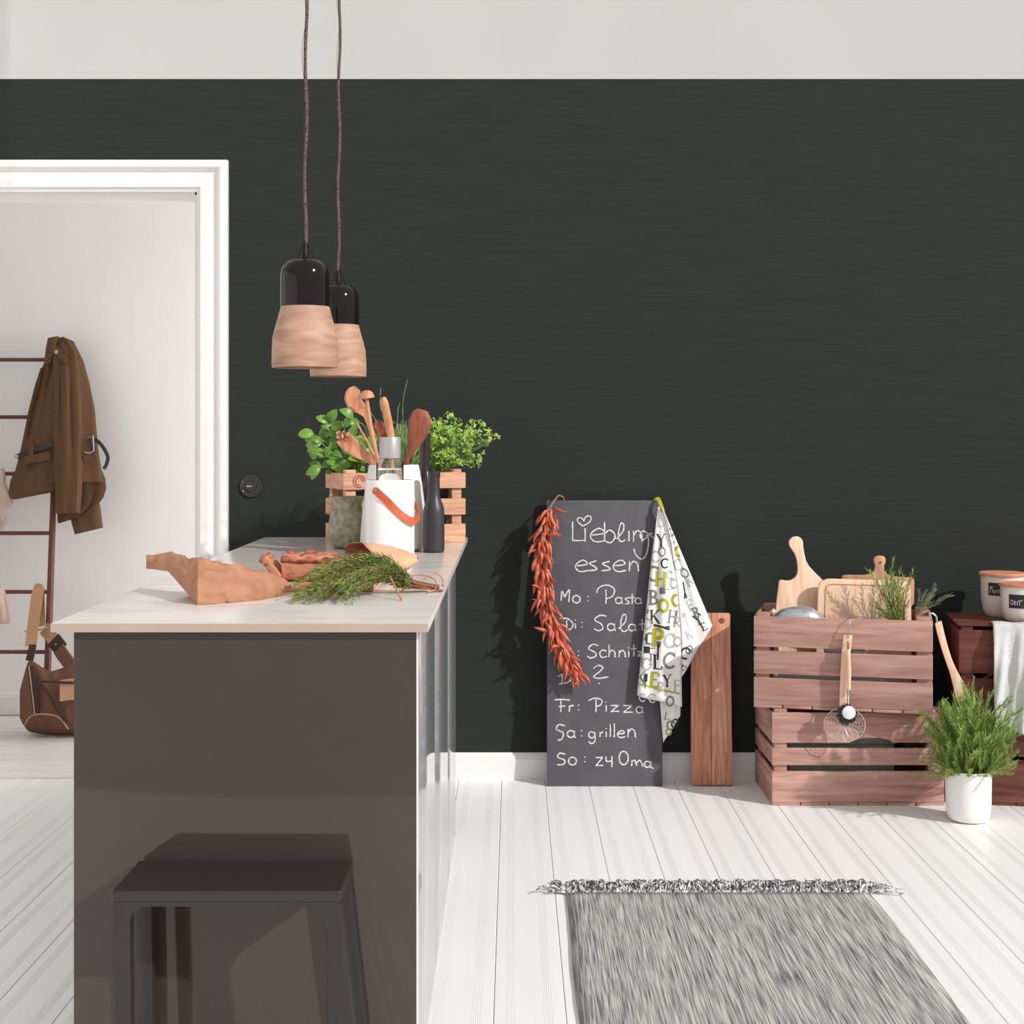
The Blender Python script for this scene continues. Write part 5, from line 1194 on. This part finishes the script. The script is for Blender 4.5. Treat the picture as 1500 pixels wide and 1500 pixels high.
utensil('wooden_ladle', 'tan wooden ladle with big round bowl, tallest utensil at the left of the vase', [(524, 569), (519, 575), (517, 583), (521, 592), (530, 600), (537, 610), (543, 630), (549, 655), (557, 684)], [5, 11, 12.5, 12, 8, 4.5, 3.2, 3.2, 3.2], [0.004, 0.010, 0.012, 0.010, 0.007, 0.006, 0.006, 0.006, 0.006], [4.992]*9, M_SPOON, hollow=True)
sct = utensil('wooden_scoop', 'slim wooden stirrer topped by a half round dome, before the ladle', [(537, 583), (540, 605), (543, 625), (548, 650), (556, 684)], [2.6, 3.2, 3.3, 3.3, 3.3], [0.006]*5, [4.928]*5, M_SPOON)
mb = MB(); c = at(536, 584, 4.928); loops = []
for r, z in ((0.0, 0.028), (0.011, 0.0265), (0.021, 0.019), (0.027, 0.008), (0.0285, 0.0), (0.025, 0.0), (0.018, 0.012), (0.0, 0.016)):
    loops.append([c+Vector((r*math.cos(a), r*0.8*math.sin(a), z+r*0.15*math.cos(a))) for a in [2*math.pi*i/24 for i in range(24)]])
mb.loft(loops, cap=False).build('dome', M_SPOON, sct, smooth=60)
utensil('wooden_spatula', 'straight squared wooden spatula handle pointing up beside the bottle cap', [(561, 582), (563, 590), (567, 610), (571, 630), (575, 650), (578, 684)], [3.2, 6.0, 6.2, 6.2, 6.0, 5.5], [0.008]*6, [4.965]*6, M_SPOON)
fk = utensil('salad_fork', 'wooden salad fork with slotted bowl leaning to the left', [(501, 640), (508, 647), (517, 655), (527, 663), (538, 671), (553, 684)], [11.5, 12.5, 12, 10, 6.5, 2.8], [0.006, 0.009, 0.010, 0.009, 0.008, 0.006], [4.955]*6, M_SPOON, hollow=True)
for (a, b) in (((493, 638), (496, 628)), ((499, 637), (502, 628)), ((506, 634), (510, 630))):
    P0 = at(a[0]+2, a[1]+4, 4.953); P1 = at(b[0]+1, b[1]+3, 4.951)
    MB().tube([P0, P0.lerp(P1, 0.6), P1], [0.0065, 0.006, 0.003], 8).build('tine', M_SPOON, fk, smooth=60)
for (a, b) in (((496, 634), (504, 647)), ((502, 632), (511, 646))):
    MB().tube([at(*a, 4.944), at((a[0]+b[0])/2, (a[1]+b[1])/2, 4.949), at(*b, 4.951)], [0.0022, 0.0026, 0.0012], 6).build('slot', M_SPOOND, fk, smooth=60)
utensil('wooden_skewer', 'thin wooden stick between the ladle and the salad fork', [(523, 619), (530, 633), (538, 648), (546, 664), (556, 684)], [1.0, 1.6, 1.8, 2.0, 2.2], [0.003]*5, [4.974]*5, M_SPOON)
utensil('wooden_spoon', 'reddish wooden spoon mostly hidden behind the scoop stick', [(551, 618), (555, 624), (559, 633), (560, 645), (560, 660), (566, 684)], [4, 8, 8.5, 6, 3.4, 3.2], [0.004, 0.008, 0.009, 0.008, 0.006, 0.006], [5.013]*6, M_SPOOND, hollow=True)
utensil('wooden_spoon', 'large dark cherry wood spoon leaning to the right of the vase', [(619, 600), (617, 607), (615, 618), (612, 632), (608, 645), (603, 658), (598, 670), (594, 684)], [7, 14, 17, 15.5, 11.5, 6.5, 3.8, 3.6], [0.005, 0.011, 0.014, 0.014, 0.011, 0.008, 0.006, 0.006], [4.93]*8, M_SPOOND)

# ------------------------------------------------------------------ paper bag lying in front
pbag = thing('paper_bag', 'crumpled brown kraft paper bag lying closed at the front left of the worktop', 'paper bag', (-0.62, 3.5, CZ))
secs = [(214, 812, 833, 0.02, 3.62), (228, 811, 834.5, 0.06, 3.60), (246, 811, 837, 0.10, 3.55), (262, 813, 855, 0.15, 3.48), (278, 817, 874, 0.19, 3.40), (290, 819, 887, 0.22, 3.345), (312, 822, 888, 0.23, 3.36), (335, 825, 887, 0.23, 3.385), (358, 831, 884, 0.22, 3.42), (378, 837, 882, 0.165, 3.44), (400, 841, 877.5, 0.10, 3.50), (416, 848, 872.5, 0.045, 3.555), (427, 857, 870, 0.02, 3.59)]
rowsS = []
for a, b in zip(secs, secs[1:]):
    for q in range(5): rowsS.append([a[i]+(b[i]-a[i])*q/5 for i in range(5)])
rowsS.append(list(secs[-1])); loops = []
for k_, (px, yt, yb, dep, Yf) in enumerate(rowsS):
    sx = 0.018 if px > 283 and px < 420 else 0
    pf = at(px, yb, Yf); zb_ = max(pf.z, CZ+0.001); Yr = Yf+dep*0.48; zt_ = CH-(yt-HY)*Yr/F
    xs = pf.x; L = []
    h_ = zt_-zb_
    outline = [(Yf, zb_), (Yf, zb_+h_*0.22), (Yf+dep*0.04, zb_+h_*0.5), (Yf+dep*0.24, zb_+h_*0.76), (Yr, zt_), (Yf+dep*0.68, zt_-h_*0.03), (Yf+dep*0.86, zb_+h_*0.8), (Yf+dep*0.98, zb_+h_*0.4), (Yf+dep, zb_+0.002), (Yf+dep*0.66, zb_), (Yf+dep*0.33, zb_)]
    fine = []
    for i in range(len(outline)):
        y0, z0 = outline[i]; y1, z1 = outline[(i+1) % len(outline)]
        fine += [(y0+(y1-y0)*q/4, z0+(z1-z0)*q/4) for q in range(4)]
    for y_, z_ in fine:
        w_ = (px-VX)/F; p_ = Vector((w_*y_, y_, z_))
        nz_ = noise.noise((px*0.045, y_*14, z_*18)); nz2_ = abs(noise.noise((px*0.07+5, y_*20, z_*26)))
        amp = 0.0 if z_ < zb_+0.003 else 1.0
        w3 = Vector((p_.x+0.6*p_.z, p_.y, p_.z-0.4*p_.x)); r1_ = 1-min(1, 2.6*abs(noise.noise(w3*13))); r2_ = 1-min(1, 2.6*abs(noise.noise(w3*29+Vector((3, 1, 7)))))
        vy_ = y_-(Yf+dep*0.5); vz_ = z_-zb_-0.01; vl_ = max(1e-4, math.hypot(vy_, vz_)); p_ += Vector((0, vy_/vl_, vz_/vl_))*(0.010*r1_*r1_+0.004*r2_*r2_-0.004)*amp*min(1, dep/0.15)
        p_ += Vector((0.001*nz2_, 0.005*nz_*amp, 0.003*nz_*amp)); p_.z = max(p_.z, CZ+0.0008)
        L.append(p_)
    loops.append(L)
MB().loft(loops).build('bag_body', M_KRAFT, pbag, smooth=32)
zp = []
for i in range(71):
    t = i/70; px = 289+138*t; yb = interp([(289, 887), (335, 887), (378, 882), (400, 877.5), (427, 870)], px); Yf = interp([(290, 3.345), (335, 3.385), (378, 3.44), (400, 3.50), (427, 3.60)], px)
    zp.append((px, yb, Yf))
mb = MB(); Lz = []
for i, (px, yb, Yf) in enumerate(zp):
    a = at(px, yb-4, Yf-0.006); b = at(px, yb+(1.2 if i % 2 else -0.2), Yf-0.007); b.z = max(b.z, CZ+0.0012); Lz.append([a, b])
o = mb.loft(Lz, cap=False, closed=False).build('zigzag_edge', M_KRAFT, pbag); md = o.modifiers.new('thickness', 'SOLIDIFY'); md.thickness = 0.0008

# ------------------------------------------------------------------ bread board, loaf, slice, second bag with loaf
bb = MB().box((at(404, 0, 3.62).x, 3.625, CZ+0.0006), (at(545, 0, 3.62).x, 3.93, CZ+0.0186)).build('bread_board', M_BEECH2, bevel=0.004)
tag(bb, 'flat wooden board under the cut bread loaf', 'bread board'); BT = CZ+0.0192
lf1 = thing('bread_loaf', 'cut nut bread loaf with dark cracked crust standing on the board', 'bread', (at(450, 0, 3.72).x, 3.72, BT))
lx0, lx1 = at(413, 0, 3.68).x, at(489, 0, 3.68).x; lz = CH-(811-HY)*3.72/F
loops = []
for i in range(13):
    t = i/12; x = lx0+(lx1-lx0)*t; L = []
    for j in range(28):
        a = 2*math.pi*j/28; c = math.cos(a); s_ = math.sin(a)
        y_ = 3.735+0.062*math.copysign(abs(c)**0.5, c); z_ = (BT+lz)/2+((lz-BT)/2)*math.copysign(abs(s_)**0.4, s_)
        n_ = noise.noise((x*60, y_*60, z_*60)); y_ += 0.002*n_; z_ += 0.003*n_ if z_ > BT+0.02 else 0
        L.append(Vector((x+0.002*noise.noise((y_*50, z_*50, i)), y_, max(z_, BT))))
    loops.append(L)
MB().loft(loops).build('crumb', M_BREAD, lf1, smooth=40)
mb = MB(); Lc = []
for i in range(19):
    t = i/18; x = lx0-0.002+(lx1-lx0+0.004)*t; row = []
    for j in range(13):
        y_ = 3.668+0.134*j/12; e = 1-abs(2*j/12-1)**5
        row.append(Vector((x+0.003*noise.noise((i, j*2, 3)), y_, lz-0.014+e*0.012+0.016*noise.noise((x*48, y_*60, 2.0))*e)))
    Lc.append(row)
o = mb.loft(Lc, cap=False, closed=False).build('crust', M_CRUST, lf1, smooth=50); md = o.modifiers.new('thickness', 'SOLIDIFY'); md.thickness = 0.006
sl_ = thing('bread_slice', 'single bread slice leaning beside the loaf', 'bread', at(398, 848, 3.66))
P = [at(x, y, 3.665) for x, y in ((380, 822), (384, 814), (389, 816), (412, 843), (411, 848.5), (403, 848.5))]
MB().prism(P, (0, 0.10, 0)).build('crumb', M_BREAD, sl_, bevel=0.003)
P = [at(x, y, 3.664) for x, y in ((379, 823), (379.5, 819), (384, 813), (388, 815), (386, 822), (383, 826))]
MB().prism(P, (0, 0.102, 0)).build('crust', M_CRUST, sl_, bevel=0.003)

bag2 = thing('paper_bag', 'open pale kraft paper bag lying behind the rosemary with bread inside', 'paper bag', (at(560, 0, 3.95).x, 3.95, CZ))
rings = [((520, 822), (530, 795), (574, 843), 0.085), ((530, 821), (545, 796), (578, 842), 0.085), ((560, 819), (570, 800), (588, 838), 0.075), ((585, 818), (590, 806), (600, 832), 0.06), ((603, 818), (606, 812), (610, 824), 0.04), ((610, 818), (611, 815), (613, 821), 0.02)]
loops = []; Yc = 3.96
for k_, (c0_, tp_, bt_, dy_) in enumerate(rings):
    T = at(*tp_, Yc+0.02); Bm = at(*bt_, Yc-0.02); cc = (T+Bm)/2; hv = (T-Bm)/2; L = []
    for j in range(28):
        a = 2*math.pi*j/28; c = math.cos(a); s_ = math.sin(a)
        p_ = cc+hv*c+Vector(((0.05*s_-0.035*abs(s_))*(1.0, 0.75, 0.35, 0.1, 0, 0)[k_], -dy_*s_, 0))
        p_ += Vector((0, 0.003*noise.noise((p_.x*40, j*0.7, p_.z*40)), 0.004*noise.noise((p_.x*35, j*0.9, 7))))
        p_.z = max(p_.z, CZ+0.001); L.append(p_)
    loops.append(L)
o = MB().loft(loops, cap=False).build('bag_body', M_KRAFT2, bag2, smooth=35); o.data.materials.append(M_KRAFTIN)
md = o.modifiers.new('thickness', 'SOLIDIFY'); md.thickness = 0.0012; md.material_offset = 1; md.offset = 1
lf2 = thing('bread_loaf', 'reddish bread loaf sticking out of the open paper bag', 'bread', (at(505, 0, 3.92).x, 3.92, CZ))
loops = []
for i in range(15):
    t = i/14; px = 466+80*t; e = math.sin(math.pi*min(1, 0.14+t*0.8))**0.45; L = []
    for j in range(20):
        a = 2*math.pi*j/20; y_ = 3.965+0.036*e*math.cos(a); z_ = CZ+0.033+0.024*e*math.sin(a)
        n_ = noise.noise((px*0.2, y_*50, z_*50)); L.append(Vector(((px-VX)/F*3.965, y_+0.003*n_, max(CZ+0.002, z_+0.004*n_))))
    loops.append(L)
MB().loft(loops).build('crust', M_CRUST, lf2, smooth=60)

# ------------------------------------------------------------------ rosemary bunch with twine
rb_ = thing('rosemary_bunch', 'green rosemary bunch tied with twine lying on the worktop', 'herb', (at(545, 0, 3.5).x, 3.5, CZ))
rnd = random.Random(77)
for q in range(78):
    root = at(640+rnd.uniform(-8, 4), 866, 3.63)+Vector((0, rnd.uniform(-0.01, 0.01), 0)); root.z = CZ+0.006+rnd.uniform(0, 0.010)
    tie = at(600+rnd.uniform(-6, 6), 860, 3.61); tie.z = CZ+0.012+rnd.uniform(0, 0.02); tie.y += rnd.uniform(-0.025, 0.025)
    layer = q % 3
    tx = rnd.uniform(432, 520) if layer < 2 else rnd.uniform(470, 560)
    Yt = rnd.uniform(3.33, 3.56); zt_ = CZ+(rnd.uniform(0.004, 0.02) if layer == 0 else rnd.uniform(0.01, 0.05))
    if layer == 2: Yt = rnd.uniform(3.46, 3.60); zt_ = CZ+rnd.uniform(0.03, 0.075); tx = rnd.uniform(455, 545)
    tip = Vector(((tx-VX)/F*Yt, Yt, zt_)); mid = tie.lerp(tip, 0.5)+Vector((0, 0, rnd.uniform(0.02, 0.05)))
    pth = catmull([root, tie, tie.lerp(mid, 0.55)+Vector((0, 0, 0.010)), mid, mid.lerp(tip, 0.6)+Vector((0, 0, 0.008)), tip], 4)
    for p_ in pth: p_.z = max(p_.z, CZ+0.004)
    o = sprig_world('sprig', pth, rb_, M_ROSE, 105, 0.023, 0.0012, 50, q, 0.0013, 0.2)
stp = catmull([at(630, 862, 3.61), at(644, 866, 3.61), at(648, 868, 3.60)], 4)
for p_ in stp: p_.z = CZ+0.0045
MB().tube(stp, 0.003, 6).build('stem', M_WOODSTEM, rb_, smooth=60)
def twine(pts, r=0.0016, knot=True):
    P = catmull([Vector(p) for p in pts], 6)
    for p_ in P: p_.z = max(p_.z, CZ+0.0052)
    MB().tube(P, r, 6).build('twine', M_TWINE, rb_, smooth=60)
    if knot: MB().lathe([(0, -0.004), (0.0035, -0.0025), (0.004, 0), (0.0035, 0.0025), (0, 0.004)], P[-1], 10, cap=False).build('twine_knot', M_TWINE, rb_, smooth=60)
twine([at(568, 840, 3.55), at(575, 852, 3.50), at(582, 866, 3.46), at(588, 879, 3.42)], 0.0022)
twine([at(590, 846, 3.62), at(610, 842, 3.64), at(630, 845, 3.64), at(640, 855, 3.63), at(634, 868, 3.60), at(627, 873, 3.58)])
twine([at(610, 855, 3.62), at(622, 848, 3.65), at(638, 840, 3.68), at(648, 848, 3.68), at(649, 857, 3.66)])
twine([at(545, 812, 3.58), at(552, 830, 3.56), at(562, 842, 3.55), at(572, 840, 3.57)], 0.0012, False)
